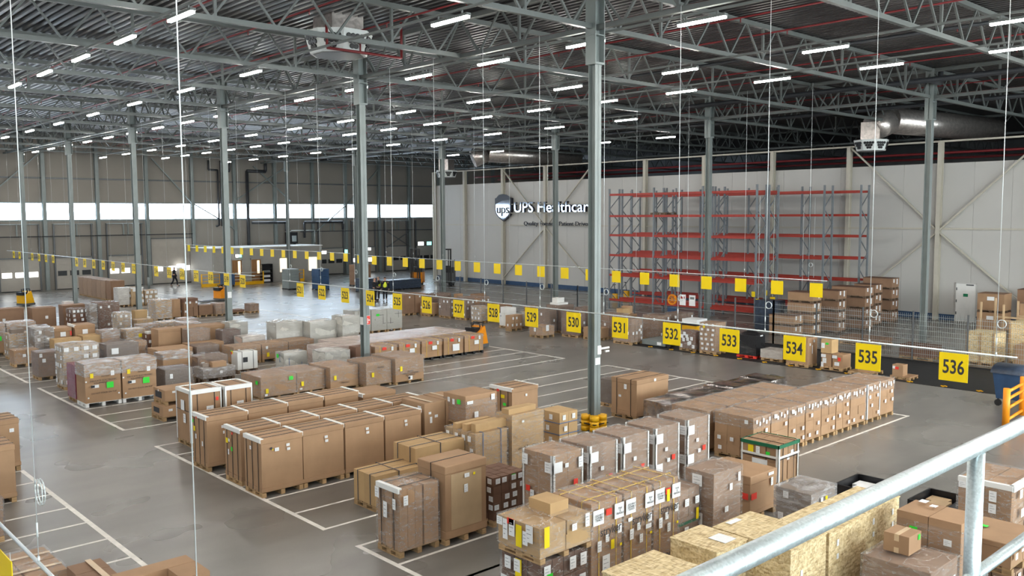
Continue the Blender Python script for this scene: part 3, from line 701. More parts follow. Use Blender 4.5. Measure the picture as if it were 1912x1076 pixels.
LD('stack of small brown cartons covered in white labels beside the tall lidded carton',11.46,13.02,.88,.8,1.02,c='dark',n=(4,4,5),cl=.75,cs=(.12,.16),wrap=None,L=[('f',.62,.93,.1,.09,'g')])
o=LD('film-wrapped stack with long yellow-brown cartons on top, at centre',12.9,15.27,1.0,1.1,1.25,c='tan',n=(1,4,4),wrap='clear',amp=.025,cl=.8,clf='l',top=((.1,.1,1.0,.16,.2,'tan'),(.05,.34,1.0,.16,.16,'tan'),(.0,.6,1.05,.16,.14,'tan')),st=(('x',2,'bstrap'),))
o=LD('tall kraft carton with handwriting under film, a long carton on top',13.98,15.2,1.05,.55,1.52,c='tan',wrap='clear',lid=.12,lc='tan',L=[('f',.3,.88,.07,.05,'w')],top=((.0,.2,.9,.25,.14,'tan'),))
rs=random.Random(3)
for zz,xa,xb in ((.72,.15,.9),(.2,.1,.6)):
    pts=[(xa+(xb-xa)*k/26,-.07,zz+.0+rs.uniform(-.05,.05)) for k in range(27)]
    MB().path(pts,.006,4).build('handwriting','ink',o)
LD('stack of cartons with blue bands left of the nearest column',15.7,15.3,.68,.72,1.3,c='tan',n=(2,1,4),cl=.8,clf='fl',st=(('z',3,'bstrap'),))
LD('lower kraft box under the wrapped carton with green label behind the long cartons',14.3,17.3,1.05,.9,.78,c='kraft',lid=.12,L=[('f',.35,.7,.12,.08,'w')])
LD('wrapped carton on a pallet with green label, stacked above a kraft box',14.3,17.3,1.05,.9,1.62,.785,c='kraft',n=(1,1,2),lid=.3,wrap='clear',wz=(0,.8),L=[('l',.3,.8,.09,.12,'w'),('l',.52,.75,.09,.14,'w'),('l',.75,.78,.14,.12,'g'),('f',.1,.78,.2,.08,'w'),('f',.85,.85,.12,.15,'w'),('f',.3,.3,.13,.15,'w')])
LD('lidded carton with red tape and yellow label on its dark end, beyond the handwriting carton',16.75,18.2,1.02,.95,1.34,**CAP,edge='lr',L=[('l',.4,.93,.1,.07,'r'),('l',.62,.8,.16,.1,'y'),('l',.2,.82,.07,.12,'w'),('l',.7,.62,.12,.08,'g'),('f',.52,.82,.07,.07,'w')])
# white-cornered wrapped row
for i,(x,s) in enumerate(((11.36,'nearest'),(12.36,'second'),(13.35,'third'),(14.38,'fourth'),(15.48,'farthest'))):
    LD('film-wrapped carton stack with white corner boards and red stickers, %s of five'%s,x,11.24,.79,.78,1.85,c='mauve' if i else 'kraft',n=(2,2,2),gap=.002,jit=.003,wrap='clear',amp=.02,cor='white',dome=.01,
       L=[('f',.12,.87,.22,.2,'w'),('f',.42,.87 if i==0 else .72,.09,.08,'w'),('f',.12,.5,.22,.2,'w'),('f',.12,.15,.22,.2,'w'),('l',.9,.87,.18,.2,'w'),('l',.9,.5,.18,.2,'w'),('f',.72,.6 if i else .66,.11,.11,'r'),('f',.5,.58,.09,.08,'w')]+([('l',.2,.58,.11,.11,'r'),('l',.4,.3,.12,.14,'r'),('f',.9,.87,.12,.2,'w'),('f',.9,.5,.12,.2,'w'),('l',.1,.9,.15,.2,'w'),('l',.1,.1,.15,.2,'w'),('l',.35,.5,.1,.25,'w')] if i==0 else []))
LD('large lidded carton on a pallet with dark straps right of the nearest column',20.7,16.9,1.55,1.0,1.24,c='kraft',lid=.13,foot=.13,lc='kraft',st=(('y',2,'black'),),L=[('l',.58,.8,.1,.15,'w'),('l',.36,.52,.1,.07,'w'),('f',.55,.94,.1,.08,'w')])
LD('small grey wrapped load half hidden between the nearest column and the large carton',21.6,18.3,.9,.85,.9,c='greyb',wrap='grey')
# right block of carton pallets
FX=[(19.21,.8),(20.05,.83),(20.92,.83),(21.8,.83),(22.66,.8),(23.5,.8),(24.35,.95),(25.36,.83),(26.25,.93)]
on=['first','second','third','fourth','fifth','sixth','seventh','eighth','ninth']
for i,(x,wx) in enumerate(FX):
    LD('pinkish film-topped carton pallet, %s from the left in the long front row'%on[i],x,11.93,wx,1.15,1.17+.02*(i%2),c='kraft',n=(2,3,4),jit=.006,gap=.004,wrap='clear',wz=(.72,1),cl=.6,cs=(.1,.1),amp=.01,
       L=[('f',u,.9-.06*(j%2),.07,.1,'w') for j,u in enumerate((.12,.3,.5,.68,.86))],cor='white' if i==7 else None)
for i in range(5):
    LD('pinkish film-topped carton pallet, %s in the row behind the long front row'%on[i],19.12+.92*i,13.25,.87,1.15,1.16,c='kraft',n=(2,3,3),jit=.006,gap=.004,wrap='clear',wz=(.72,1),cl=.4,cs=(.1,.1))
for i in range(6):
    LD('silver foil covered load, %s of the low foil row behind the carton pallets'%on[i],19.75+.98*i,14.72,.9,1.1,.95+.04*(i%2),c='greyb',pal=.13,wrap='foil',dome=.05)
# stryker row
ST=dict(c='kraft',pal=.12,wrap='clear',st=(('x',2,'ystrap'),('y',2,'ystrap')),dome=.015)
for i,(x,wx,s) in enumerate(((9.73,.72,'nearest'),(10.5,.7,'middle'),(11.25,.65,'farthest'))):
    o=LD('tall carton with yellow bands and printed brand word, %s of three'%s,x,8.81,wx,.83,1.9,**ST,L=[('f',.17,.88,.24,.24,'w'),('f',.84,.88,.22,.24,'w'),('f',.5,.9,.13,.1,'r') if i!=1 else ('f',.15,.76,.1,.06,'w'),('f',.2,.62,.09,.17,'w'),('f',.45,.67,.08,.12,'w'),('f',.62,.6,.08,.15,'y') if i==0 else ('f',.5,.86,.07,.2,'y') if i==2 else ('f',.8,.64,.14,.07,'w'),('f',.85,.72,.09,.14,'w'),('f',.42,.45,.17,.26,'w') if i==0 else ('f',.55,.55,.08,.14,'w'),('f',.9,.57,.05,.04,'y')],
      txt=[('f',.55,.74,.2,.85,'stryker','ink'),('f',.55,.3,.2,.85,'stryker','ink')])
    text('DO NOT\nDOUBLE\nSTACK',o,'ink',.046,(.17*wx,-.062,.12+.88*1.78),'f'); text('TOP\nIS\nFRAGILE',o,'ink',.046,(.84*wx,-.062,.12+.88*1.78),'f')
LD('wrapped cartons crossed by a green band, behind the banded tall cartons',11.95,8.85,.62,.85,1.6,c='mauve',n=(2,2,3),wrap='clear',cl=.8,st=(('z',1,'dgreen'),),L=[('f',.82,.68,.07,.2,'y')])
LD('wrapped block of cartons with a column of white labels on its left side',12.62,8.6,.86,.6,1.82,c='mauve',n=(2,1,5),gap=.003,wrap='clear',cl=1,clf='l',cs=(.2,.2),L=[('f',.85,.9,.07,.16,'w'),('f',.55,.82,.08,.12,'w'),('f',.4,.6,.1,.1,'w')])
LD('lidded carton with a bright orange-red sticker on its near corner',15.46,9.65,.99,1.2,.94,c='kraft',lid=.17,lc='kraft',foot=.08,L=[('f',.1,.5,.2,.13,'r'),('l',.92,.5,.14,.13,'r'),('f',.78,.72,.08,.17,'w'),('f',.75,.93,.2,.06,'w')])
_o=LD('leaning white-framed load with green band around its top edge',17.9,10.46,.86,.95,1.0,c='kraft',n=(4,3,2),cor='white',st=(('x',2,'black'),('z',1,'black')),taper=0,L=[('l',.25,.76,.14,.2,'y'),('l',.45,.78,.1,.16,'w'),('l',.72,.72,.1,.09,'g'),('l',.5,.45,.4,.16,'w'),('f',.7,.7,.12,.12,'w'),('f',.5,.6,.1,.12,'w')])
MB().box(-.04,.9,-.04,-.02,.92,1.0).box(-.04,-.02,-.04,.98,.92,1.0).box(.88,.9,-.04,.98,.92,1.0).box(-.04,.9,.96,.98,.92,1.0).build('green_band','dgreen',_o)
MB().box(-.035,.89,-.03,-.02,.68,.73).box(-.03,-.02,-.03,.97,.68,.73).build('middle_board','white',_o)
LD('low stack of grey cartons draped in loose clear film near the railing',15.15,8.15,.95,.75,1.0,c='greyb',n=(2,2,4),wrap='silver',dome=.05,amp=.05,cl=.3,L=[('f',.35,.8,.08,.12,'w'),('f',.55,.82,.08,.07,'y')])
# OSB crates
def crate(lab,x,y,wx,wy,h,L=()):
    o=thing('board_crate',lab,'wooden crate',(x,y,0),0,'chipboard crates by the railing')
    pallet(wx,wy,.12,o)
    MB().box(0,wx,0,.02,.12,h).box(0,wx,wy-.02,wy,.12,h).box(0,.02,.02,wy-.02,.12,h).box(wx-.02,wx,.02,wy-.02,.12,h).build('side_panels','osb',o)
    MB().box(-.01,wx+.01,-.01,wy+.01,h,h+.022).build('top_panel','osb',o)
    for l in L: label(o,l[0],wx,wy,h+.022,*l[1:],0.002,.12)
crate('pale chipboard crate in front of the nearest tall brand carton',8.7,6.9,1.1,.77,1.48,[('f',.3,.6,.15,.08,'g')])
crate('chipboard crate with a white sheet on its top, left of the row',10.3,6.95,.76,.8,1.52,[('t',.65,.3,.28,.3,'w')])
crate('chipboard crate with white and red paper on its far corner',11.12,6.27,1.02,1.3,1.52,[('f',.3,.7,.06,.1,'w'),('f',.3,.55,.06,.08,'w'),('t',.4,.93,.3,.1,'w'),('f',.05,.4,.12,.14,'g')])
crate('chipboard crate in the middle of the row along the railing',12.19,6.25,1.2,.83,1.5,[('f',.22,.85,.06,.1,'w'),('f',.22,.7,.06,.08,'w')])
crate('chipboard crate ending the row, farthest along the railing',13.43,6.3,1.26,.74,1.5,[('f',.25,.85,.06,.1,'w'),('f',.8,.85,.06,.1,'w'),('f',.25,.7,.06,.08,'w'),('f',.8,.7,.06,.08,'w'),('t',.3,.5,.25,.18,'w')])
# bottom front stack
LD('lower load of small label-covered cartons at the bottom, under a wrapped pallet',8.5,8.66,.95,.82,1.37,c='dark',n=(4,3,4),pal=.12,cl=.85,cs=(.13,.2),wrap='clear',L=[('l',.5,.85,.13,.3,'y'),('f',.15,.82,.12,.1,'g')])
LD('wrapped wide cartons with yellow labels and a small carton on top, front bottom',8.44,8.6,1.06,.88,1.9,1.375,c='tan',n=(2,1,2),gap=.003,pal=.1,wrap='clear',dome=.04,amp=.03,top=((.42,.28,.38,.45,.2,'tan'),),
   L=[('l',.08,.85,.12,.12,'w'),('l',.22,.62,.1,.3,'w'),('l',.38,.75,.12,.25,'w'),('l',.55,.55,.12,.32,'y'),('l',.7,.55,.1,.2,'w'),('l',.8,.75,.14,.25,'w'),('f',.08,.7,.1,.3,'y'),('f',.62,.72,.1,.1,'w'),('f',.88,.82,.09,.2,'w'),('l',.35,.95,.14,.09,'r')])
# right of railing
LD('two big taped cartons with a green sticker behind the railing post',13.81,4.97,.72,1.0,1.58,c='kraft',n=(1,2,3),wrap='clear',wz=(0,.9),L=[('l',.3,.83,.12,.11,'g'),('l',.82,.78,.12,.1,'w'),('f',.5,.75,.16,.12,'w'),('f',.5,.5,.16,.14,'w'),('f',.5,.25,.16,.14,'w'),('t',.8,.8,.15,.12,'w'),('t',.65,.6,.12,.1,'w')])
LD('wrapped brown load carrying a small taped carton at the bottom right',12.55,4.9,.96,1.0,1.2,c='mauve',wrap='clear',dome=.02,L=[('l',.18,.6,.1,.25,'w'),('l',.3,.55,.12,.3,'y'),('l',.7,.5,.12,.2,'w'),('f',.75,.75,.07,.12,'w')])
sc=thing('small_carton','small taped carton with green stickers on top of a wrapped load, bottom right','carton',(12.86,5.35,1.245),0)
MB().box(0,.42,0,.38,0,.28).build('carton','kraft',sc); MB().box(-.002,.422,.15,.22,.28,.284).box(-.004,0,.15,.22,.18,.284).box(-.004,0,.15,.22,0,.08).build('packing_tape','tape',sc); label(sc,'f',.42,.38,.28,.8,.75,.07,.08,'g',.003,0)
LD('large carton block with white edge strips at the right edge, behind the railing post',17.39,5.4,1.4,.95,1.28,c='kraft',n=(2,2,3),wrap='clear',edge='lf',cl=.9,clf='f',cs=(.14,.16),L=[('l',.1,.9,.14,.12,'w'),('l',.66,.8,.13,.2,'w'),('l',.66,.6,.13,.18,'w'),('t',.3,.8,.2,.12,'w')])
LD('flat brown cartons with black slots on a pallet, right of the railing post',14.75,4.55,1.1,.8,1.12,.62,c='kraft',n=(2,1,1),lid=.08,L=[('f',.1,.5,.1,.1,'w'),('f',.35,.6,.12,.05,'w'),('t',.5,.75,.1,.1,'g')])
LD('label-covered cartons below the flat brown cartons at the right',14.78,4.58,1.1,.8,.61,c='mauve',n=(4,3,2),cl=.8,cs=(.12,.14))
for (x,y,lab) in ((17.9,8.3,'black tray crate holding white and pale sheets beyond the railing'),(18.0,6.75,'black tray crate with a pale board inside, right part of the railing view')):
    o=thing('tray_crate',lab,'plastic crate',(x,y,0),0,'black tray crates')
    MB().box(0,1.1,0,.04,0,.42).box(0,1.1,.76,.8,0,.42).box(0,.04,.04,.76,0,.42).box(1.06,1.1,.04,.76,0,.42).box(.04,1.06,.04,.76,0,.05).build('body','black',o)
    MB().box(.15,.6,.15,.5,.05,.36).box(.65,1.0,.3,.7,.05,.3).build('sheets','paper' if y>7 else 'light',o)
# lanes Y 26.6 - 35.5
KD=dict(c='kraft',pal=.14,pm='white',n=(1,1,2),gap=.004,jit=0)
for i,(x,s) in enumerate(((9.1,'nearer the aisle'),(10.29,'farther from the aisle'))):
    LD('brown carton pair with lime label, white-footed pallet and printed handling text, %s'%s,x,30.64,1.14,.92,1.44,**KD,wrap='silver',wz=(.68,1),dome=.02,L=[('f',.18,.7,.1,.15,'y'),('f',.76,.72,.11,.16,'w'),('f',.68,.42,.22,.2,'g'),('f',.28,.42,.2,.1,'w'),('f',.2,.42,.12,.08,'k'),('f',.07,.14,.05,.05,'w'),('f',.92,.18,.05,.05,'w'),('f',.02,.56,.05,.05,'w')],
       txt=[('f',.55,.66,.07,1,'FRAGILE','ink'),('f',.5,.56,.08,1,'DELICATE ELECTRONIC','ink'),('f',.42,.5,.08,1,'EQUIPMENT','ink'),('f',.5,.24,.07,1,'DO NOT STACK ON TOP','ink')])
LD('narrow load in dark red film with a yellow label, left of the lime-labelled cartons',9.14,31.75,.75,.85,1.26,c='dark',n=(2,2,3),wrap='redw',L=[('f',.45,.85,.3,.12,'y')])
LD('grey film-wrapped wooden-looking box with a small red sticker',11.75,30.65,.96,.9,.92,c='greyb',wrap='grey',dome=.03,L=[('f',.2,.72,.1,.16,'w')])
LD('film-topped carton with shiny lid behind the grey wrapped box',12.85,33.7,1.15,.85,1.0,c='kraft',wrap='silver',wz=(.75,1),lid=.1)
LD('slumped film-wrapped brown load behind the silver tray',14.0,33.2,1.2,.8,.82,c='mauve',wrap='grey',dome=.08,amp=.04,L=[('f',.15,.6,.13,.18,'w')])
LD('shiny silver-wrapped flat tray on a dark pallet topped with carton scraps',13.5,31.55,1.22,.85,.62,.0,c='greyb',pal=.26,pm='woodd',wrap='silver',top=((.35,.2,.55,.3,.2,'kraft'),(.1,.4,.25,.3,.14,'greyb')),L=[('f',.55,.55,.1,.1,'w')])
LD('white foam block with black straps and a scribbled mark on a pallet',15.53,33.0,.86,.56,.87,c='whitebox',n=(1,1,1),pal=.16,pm='woodd',st=(('x',2,'black'),),L=[('f',.38,.55,.2,.2,'k'),('l',.2,.95,.14,.12,'y'),('l',.1,.9,.1,.1,'r'),('l',.05,1.0,.08,.1,'g')])
LD('white sacks strapped with blue bands beside a hazard-labelled carton',17.0,31.95,1.0,.65,.78,c='greybag',n=(2,1,1),pal=.13,dome=.06,wrap='bagf',amp=.04,st=(('x',2,'bstrap'),('y',1,'bstrap')),L=[('l',.3,.8,.14,.16,'g')])
for i,(x,wx) in enumerate(((16.3,1.22),(17.58,1.22),(18.85,1.22))):
    LD('film-topped carton, %s of the row of three behind the strapped foam block'%on[i],x,34.95,wx,1.1,.77,c='kraft',wrap='clear',wz=(.3,1),lid=.2,L=[('f',.16,.78,.1,.12,'w'),('f',.2,.3,.12,.18,'y')] if i<2 else [('f',.75,.45,.13,.22,'w'),('f',.75,.45,.07,.1,'k')])
WP=dict(c='kraft',pal=.1,dome=.02,amp=.03)
LD('low wrapped carton with two lime stickers, first of the wrapped row at centre left',13.85,27.7,1.34,1.5,.78,**WP,wrap='clear',L=[('l',.85,.72,.16,.13,'g'),('f',.83,.8,.16,.13,'g'),('f',.15,.3,.1,.16,'y'),('f',.12,.1,.1,.07,'w')])
LD('low wrapped carton with yellow label, second of the wrapped row at centre left',15.22,27.72,1.12,1.5,.78,**WP,wrap='clear',L=[('f',.18,.4,.1,.16,'y'),('f',.12,.15,.1,.06,'w')])
LD('low wrapped carton with yellow label, third of the wrapped row at centre left',16.38,27.4,1.17,1.5,.85,**WP,wrap='clear',wz=(.3,1),L=[('f',.15,.5,.1,.16,'y')],txt=[('f',.5,.22,.09,1,'FRAGILE','ink')])
LD('wrapped carton with bulging film, fourth of the wrapped row before the column',17.6,26.95,1.1,1.3,.93,**WP,wrap='clear',wz=(0,1),L=[('f',.24,.45,.1,.16,'y')],txt=[('f',.55,.75,.08,1,'FRAGILE','ink')])
LD('tall wrapped carton with printed words and arrow sign, ending the wrapped row',18.75,26.75,1.3,1.55,.99,c='kraft',pal=.1,wrap='clear',wz=(.3,1),dome=.03,L=[('f',.18,.55,.1,.18,'y'),('f',.5,.12,.18,.14,'w'),('f',.46,.12,.08,.1,'k')],txt=[('f',.5,.4,.07,1,'FRAGILE','ink'),('f',.5,.32,.07,1,'DELICATE ELECTRONIC','ink'),('f',.5,.24,.08,1,'EQUIPMENT','ink')])
# red-labelled row with pale tops
for i,x in enumerate((20.27,21.47,22.67,23.87,25.07)):
    LD('brown strapped carton pallet with a red sticker, %s of five before the orange truck'%on[i],x,30.35,1.1,1.1,.87,c='kraft',n=(1,1,3),gap=.004,pm='black',st=(('x',2,'ystrap'),),wrap='clear',wz=(.85,1),L=[('f',.4,.86,.2,.12,'r'),('f',.76,.82,.1,.16,'w'),('f',.6,.55 if i!=3 else .4,.26 if i!=3 else .38,.18 if i!=3 else .3,'w')])
for i in range(7):
    LD('pale film-topped pallet, %s of the long pink-topped row behind the red stickers'%on[i],18.54+1.09*i,31.6,1.05,1.15,.9,c='pinkish',pm='black',wrap='pinkf',dome=.015,top=())
for i in range(6):
    LD('pale film-topped pallet, %s of the back pink-topped row before the white sacks'%on[i],19.6+1.08*i,32.85,1.04,.85,.9,c='pinkish',pm='black',wrap='pinkf')
LD('creased whitish wrapped pallet at the left end of the pink-topped row',18.0,30.45,1.1,.95,.88,c='greybag',wrap='milky',amp=.06,dome=.03)
LD('short dark carton standing before the column among pale wrapped pallets',19.3,30.3,.75,.5,.98,c='dark')
# white sacks
for i,(x,y,wx,h,s) in enumerate(((18.98,36.3,1.28,1.45,'left'),(20.35,35.7,1.35,1.42,'middle'),(21.75,35.2,.85,1.6,'right'))):
    LD('pallet of white sacks in milky film, %s of the three on the shiny floor'%s,x,y,wx,.9,h,c='greybag',n=(1,1,4),wrap='bagf',amp=.05,dome=.05,jit=.02)
for i,(x,y,s) in enumerate(((25.2,39.55,'left one behind the column'),(26.2,39.5,'middle one'),(27.2,39.5,'right one'))):
    LD('tall white block pallet with dark crossing bands, %s'%s,x,y,.94,1.1,1.24,c='greybag',n=(2,2,3),gap=.002,jit=.004,wrap='bagf',st=(('x',2,'black'),('z',2,'black'),('y',2,'black')),L=[('f',.4,.75,.2,.12,'g')] if i==1 else ())
LD('whitish wrapped pallet just right of the third column',17.75,38.4,.85,.8,1.38,c='greybag',wrap='bagf',amp=.04)
LD('small dark grey wrapped load in front of the third column',16.9,37.35,.85,.65,1.2,c='dark',n=(1,1,2),wrap='grey',amp=.04)
LD('low film-covered flat load right of the third column',17.4,36.4,1.05,.8,.95,c='pinkish',wrap='milky',amp=.05)
LD('wide flat wrapped cartons left of the foil-topped row',15.2,36.1,.95,.9,.8,c='mauve',wrap='grey',dome=.04)
LD('long low brown carton lying left of the flat wrapped cartons',13.6,36.2,1.45,1.1,.8,c='kraft',lid=.1)
# lanes Y 36.9 - 45.7
LD('upright grey-wrapped flat load at the lane corner, left',9.37,37.09,.88,.89,1.06,c='mauve',wrap='grey',dome=.01,L=[('f',.22,.68,.12,.14,'w'),('f',.1,.9,.1,.14,'w')])
LD('silver-wrapped label-covered load behind the red film load',9.5,34.3,1.2,.95,1.62,c='light',n=(4,3,5),cl=.7,cs=(.16,.14),wrap='silver',amp=.03,dome=.03)
LD('rounded grey wrapped load with two large white sheets',11.0,34.3,1.15,.8,1.5,c='greyb',wrap='grey',dome=.1,amp=.06,L=[('f',.25,.82,.25,.22,'w'),('f',.25,.4,.25,.22,'w')])
LD('rough brown carton load with torn top on a pallet at the lane edge',9.47,41.1,.95,.75,.7,c='kraft',n=(2,1,2),wrap='clear',dome=.15,taper=.1,L=[('f',.4,.6,.12,.12,'w')])
LD('film-wrapped cartons with a silver top at the left edge of the lanes',9.83,43.3,.9,.85,1.15,c='tan',n=(3,2,3),wrap='silver',cl=.4,top=((.15,.2,.5,.4,.18,'greyb'),))
LD('shiny-topped wrapped load cut by the left edge',8.95,45.2,1.15,1.0,1.42,c='kraft',wrap='silver',wz=(.4,1),L=[('f',.8,.5,.14,.2,'g')])
LD('shiny-topped wrapped load right of the one cut by the left edge',10.2,45.3,1.2,1.0,1.42,c='kraft',wrap='silver',wz=(.55,1))
LD('grey wrapped tall load with bulky top near the left wire',10.5,41.9,.75,1.1,1.45,c='greyb',n=(2,2,4),wrap='silver',amp=.06,dome=.08,cl=.4,cc='w')
LD('taped carton with a white sheet, left of the pair near the left wire',11.35,42.2,.72,1.0,1.36,c='kraft',n=(1,1,2),lid=.15,L=[('f',.5,.78,.22,.2,'w'),('f',.95,.8,.06,.2,'r')],edge='l')
LD('taped carton with a white sheet, right of the pair near the left wire',12.15,42.0,.85,1.0,1.44,c='kraft',n=(1,1,2),lid=.15,L=[('f',.5,.78,.22,.2,'w')],edge='l')
LD('long pale kraft box below the taped carton pair',11.0,40.9,1.1,.75,1.02,c='tan',n=(2,1,1),gap=.003)
LD('pale kraft box right of the long one below the taped pair',12.2,41.1,.8,.75,1.05,c='tan')
LD('low stack of papers and an orange-brown folder on a pallet',13.3,42.0,.75,1.0,.82,c='light',n=(1,1,3),wrap='milky',top=((.1,.1,.5,.3,.08,'kraft'),))
LD('wrapped carton block with yellow label, behind the paper stack',13.9,40.6,.85,.8,1.2,c='tan',n=(2,2,2),wrap='silver',L=[('f',.7,.75,.16,.16,'y'),('f',.7,.35,.16,.16,'y')])
LD('ragged stack of brown cartons in front of the yellow-labelled block',13.35,38.7,.72,.7,.92,c='kraft',n=(2,2,4),jit=.05,wrap='clear',amp=.03)
LD('label-covered brown cartons with a white bundle on top',14.55,39.9,.72,.75,1.02,c='dark',n=(2,2,4),cl=.8,top=((.1,.2,.45,.35,.1,'whitebox'),))
LD('silver-topped carton left of the label-covered one',12.95,40.9,.75,.8,1.22,c='mauve',wrap='silver',wz=(.7,1))
LD('long brown carton, left of the two long ones at centre left',14.67,38.9,1.0,.85,1.3,c='kraft',lid=.12)
LD('long brown carton, right of the two long ones, behind the third column',15.72,38.88,2.1,.9,1.3,c='kraft',lid=.12)
LD('film-wrapped carton with green sticker before the long brown carton',15.7,38.0,.9,.75,1.28,c='mauve',n=(1,1,2),wrap='clear',amp=.04,L=[('f',.45,.4,.15,.14,'g')])
LD('low flat brown carton under the green-stickered wrapped one',15.25,37.0,1.55,.8,.8,c='kraft')
LD('foil-topped pallet behind the long brown cartons, leftmost',15.0,41.9,.85,.8,1.2,c='kraft',wrap='silver',wz=(.7,1))
LD('foil-topped pallet behind the long brown cartons, second',16.1,42.2,.9,.95,1.2,c='light',n=(3,2,2),cl=.6,wrap='silver',wz=(.7,1))
LD('foil-topped pallet behind the long brown cartons, farthest',17.4,42.8,.75,1.0,1.2,c='kraft',wrap='silver',wz=(.8,1))
LD('foil-topped pallet behind the long brown cartons, nearest the third column',16.4,40.3,.8,1.1,1.3,c='kraft',wrap='silver',wz=(.8,1))
# lanes Y 48 - 57
LD('wide brown carton at the far left edge before the yellow truck',11.0,53.8,2.0,.9,1.3,c='brown',lid=.1,L=[('f',.5,.5,.14,.14,'w')])
LD('wide brown carton right of the far left one, with a white slip',13.18,52.9,1.2,1.0,1.32,c='brown',L=[('f',.6,.55,.14,.16,'w')],tapes=((0,1,.7,.9),))
LD('brown panelled carton behind the label-covered stack at far left',14.9,53.4,1.25,.9,1.3,c='brown',lid=.1)
LD('label-covered brown carton stack in the far left group',14.62,50.9,.82,1.0,1.3,c='dark',n=(4,2,5),cl=.8,cs=(.13,.16),wrap='clear',wz=(.8,1))
LD('tall brown wrapped cartons with silver film, far left group',15.82,50.5,1.15,1.1,1.58,c='dark',n=(3,2,3),wrap='clear',cl=.5,amp=.04)
LD('slim silver-wrapped bundle left of the tall brown wrapped cartons',15.35,50.3,.36,.7,1.55,c='greyb',wrap='silver',amp=.05)
LD('wrapped cartons with papers, right of the tall brown wrapped ones',15.75,47.3,.68,.75,1.3,c='light',n=(2,2,3),wrap='silver',cl=.5)
LD('kraft carton atop a wider one, before the tall wrapped load',17.2,48.8,.66,.55,1.2,c='tan')
LD('wide low kraft cartons with a white bundle, before the tall wrapped load',16.6,46.9,.85,.75,.9,c='tan',n=(2,1,1),wrap='clear',top=((.8,.3,.12,.2,.1,'whitebox'),))
LD('tall load of pale wood-brown boards under film, far left centre',20.0,53.3,.95,1.2,1.24,c='tan',wrap='silver',wz=(0,1),amp=.01)
LD('two stacked brown cartons right of the tall boards load',21.1,53.7,.58,.7,1.2,c='kraft',n=(1,1,2))
LD('stack of brown cartons topped by a dark open tray',21.75,53.4,.9,.85,1.22,c='brown',n=(3,1,2),cl=.7,lid=.22,lc='dark')
LD('low brown carton on a pallet right of the tray-topped stack',22.75,53.5,.9,.8,.72,c='brown')
LD('low film-wrapped cartons just left of the third column',23.7,53.2,.85,.8,.78,c='mauve',n=(2,2,2),wrap='clear',amp=.04)
LD('nearly empty pallet with dark flat boards right of the third column',24.9,53.6,.9,.8,.26,c='dark')
LD('two small cartons alone on the shiny floor right of the third column',26.05,53.3,.62,.8,.6,c='brown',n=(2,1,1),wrap='clear')
for k in range(6):
    LD('tall brown carton, %s of the row of six before the dock doors'%on[k],22.35,69.4+1.05*k,1.0,1.0,1.5,c='mauve',pal=.12,wrap='clear',wz=(.95,1))
LD('brown carton at the near end of the row of six before the dock doors',22.35,68.2,1.0,1.0,1.52,c='brown',L=[('f',.55,.2,.14,.16,'w')])
LD('white-wrapped load before the row of tall cartons',21.3,63.5,.72,.9,1.3,c='whitebox',wrap='milky')
LD('load of white-labelled cartons with white board top before the dock doors',22.1,63.3,.85,1.0,1.32,c='light',n=(3,2,3),cl=.9,cs=(.18,.2),edge='lf')
LD('white-labelled cartons half behind the fourth column',23.1,63.5,.9,1.0,1.05,c='light',n=(3,2,3),cl=.9,cs=(.18,.2),wrap='clear')
LD('red and yellow bins with a white heap near the fifth column',17.3,62.0,1.0,.9,.5,c='red',n=(2,1,1),pal=.1,top=((.1,.2,.6,.5,.25,'whitebox'),))
# row behind the hanging signs
GR='loads behind the hanging number signs'
def RW(*a,**k): return LD(*a,group=GR,**k)
RW('tall plain brown carton right of the sign reading 525, left one',32.25,45.0,.83,1.1,1.32,c='brown',L=[('f',.55,.85,.1,.1,'w')])
RW('tall plain brown carton right of the sign reading 525, right one',33.12,45.0,.83,1.1,1.32,c='brown',L=[('f',.45,.85,.1,.1,'w')])
RW('low brown carton behind the sign reading 526',33.11,43.53,.75,.89,.79,c='kraft',L=[('l',.1,.6,.1,.14,'w')])
RW('dark wrapped tall load behind the low carton at sign 526',34.2,44.6,1.5,.9,1.25,c='brown',wrap='grey')
RW('long flat brown cartons lying behind the sign 527 pallets',35.5,43.6,2.6,1.0,.95,c='brown',n=(2,1,1),top=((.55,.1,1.0,.4,.2,'brown'),(.05,.3,.5,.3,.28,'kraft')))
RW('grey wrapped carton pallet left of the sign reading 527',33.4,41.83,.62,1.06,1.18,c='mauve',n=(2,3,3),wrap='grey',cl=.5,clf='fl')
RW('grey wrapped carton pallet behind the sign reading 527',33.5,40.43,.62,1.05,1.25,c='mauve',n=(2,3,3),wrap='grey',cl=.5)
RW('mixed wrapped cartons behind the gap between signs 527 and 528',34.6,41.0,1.3,1.6,1.2,c='brown',n=(3,3,3),wrap='clear',cl=.4,jit=.04)
RW('light grey wrapped pallet left of the sign reading 528',33.2,38.67,.62,.9,.96,c='light',n=(2,3,3),wrap='silver',cl=.6)
RW('dark cartons behind the sign reading 528',34.3,38.3,1.0,1.2,1.0,c='brown',n=(2,2,2),cl=.4)
RW('white cartons on a pallet left of the sign reading 529',32.7,35.3,.55,1.25,.82,c='whitebox',n=(1,3,2),top=((.05,.3,.45,.8,.35,'whitebox'),),cl=.5,cc='k',cs=(.05,.06))
RW('brown label-dotted cartons in front of the white ones near sign 529',32.0,34.85,.85,.42,.86,c='kraft',n=(3,1,2),cl=.9,cs=(.1,.13))
RW('whitish wrapped pallet behind the brown label-dotted cartons at sign 529',33.4,34.6,.7,.9,.95,c='light',n=(2,2,2),wrap='silver',top=((.0,.2,.6,.5,.3,'brown'),))
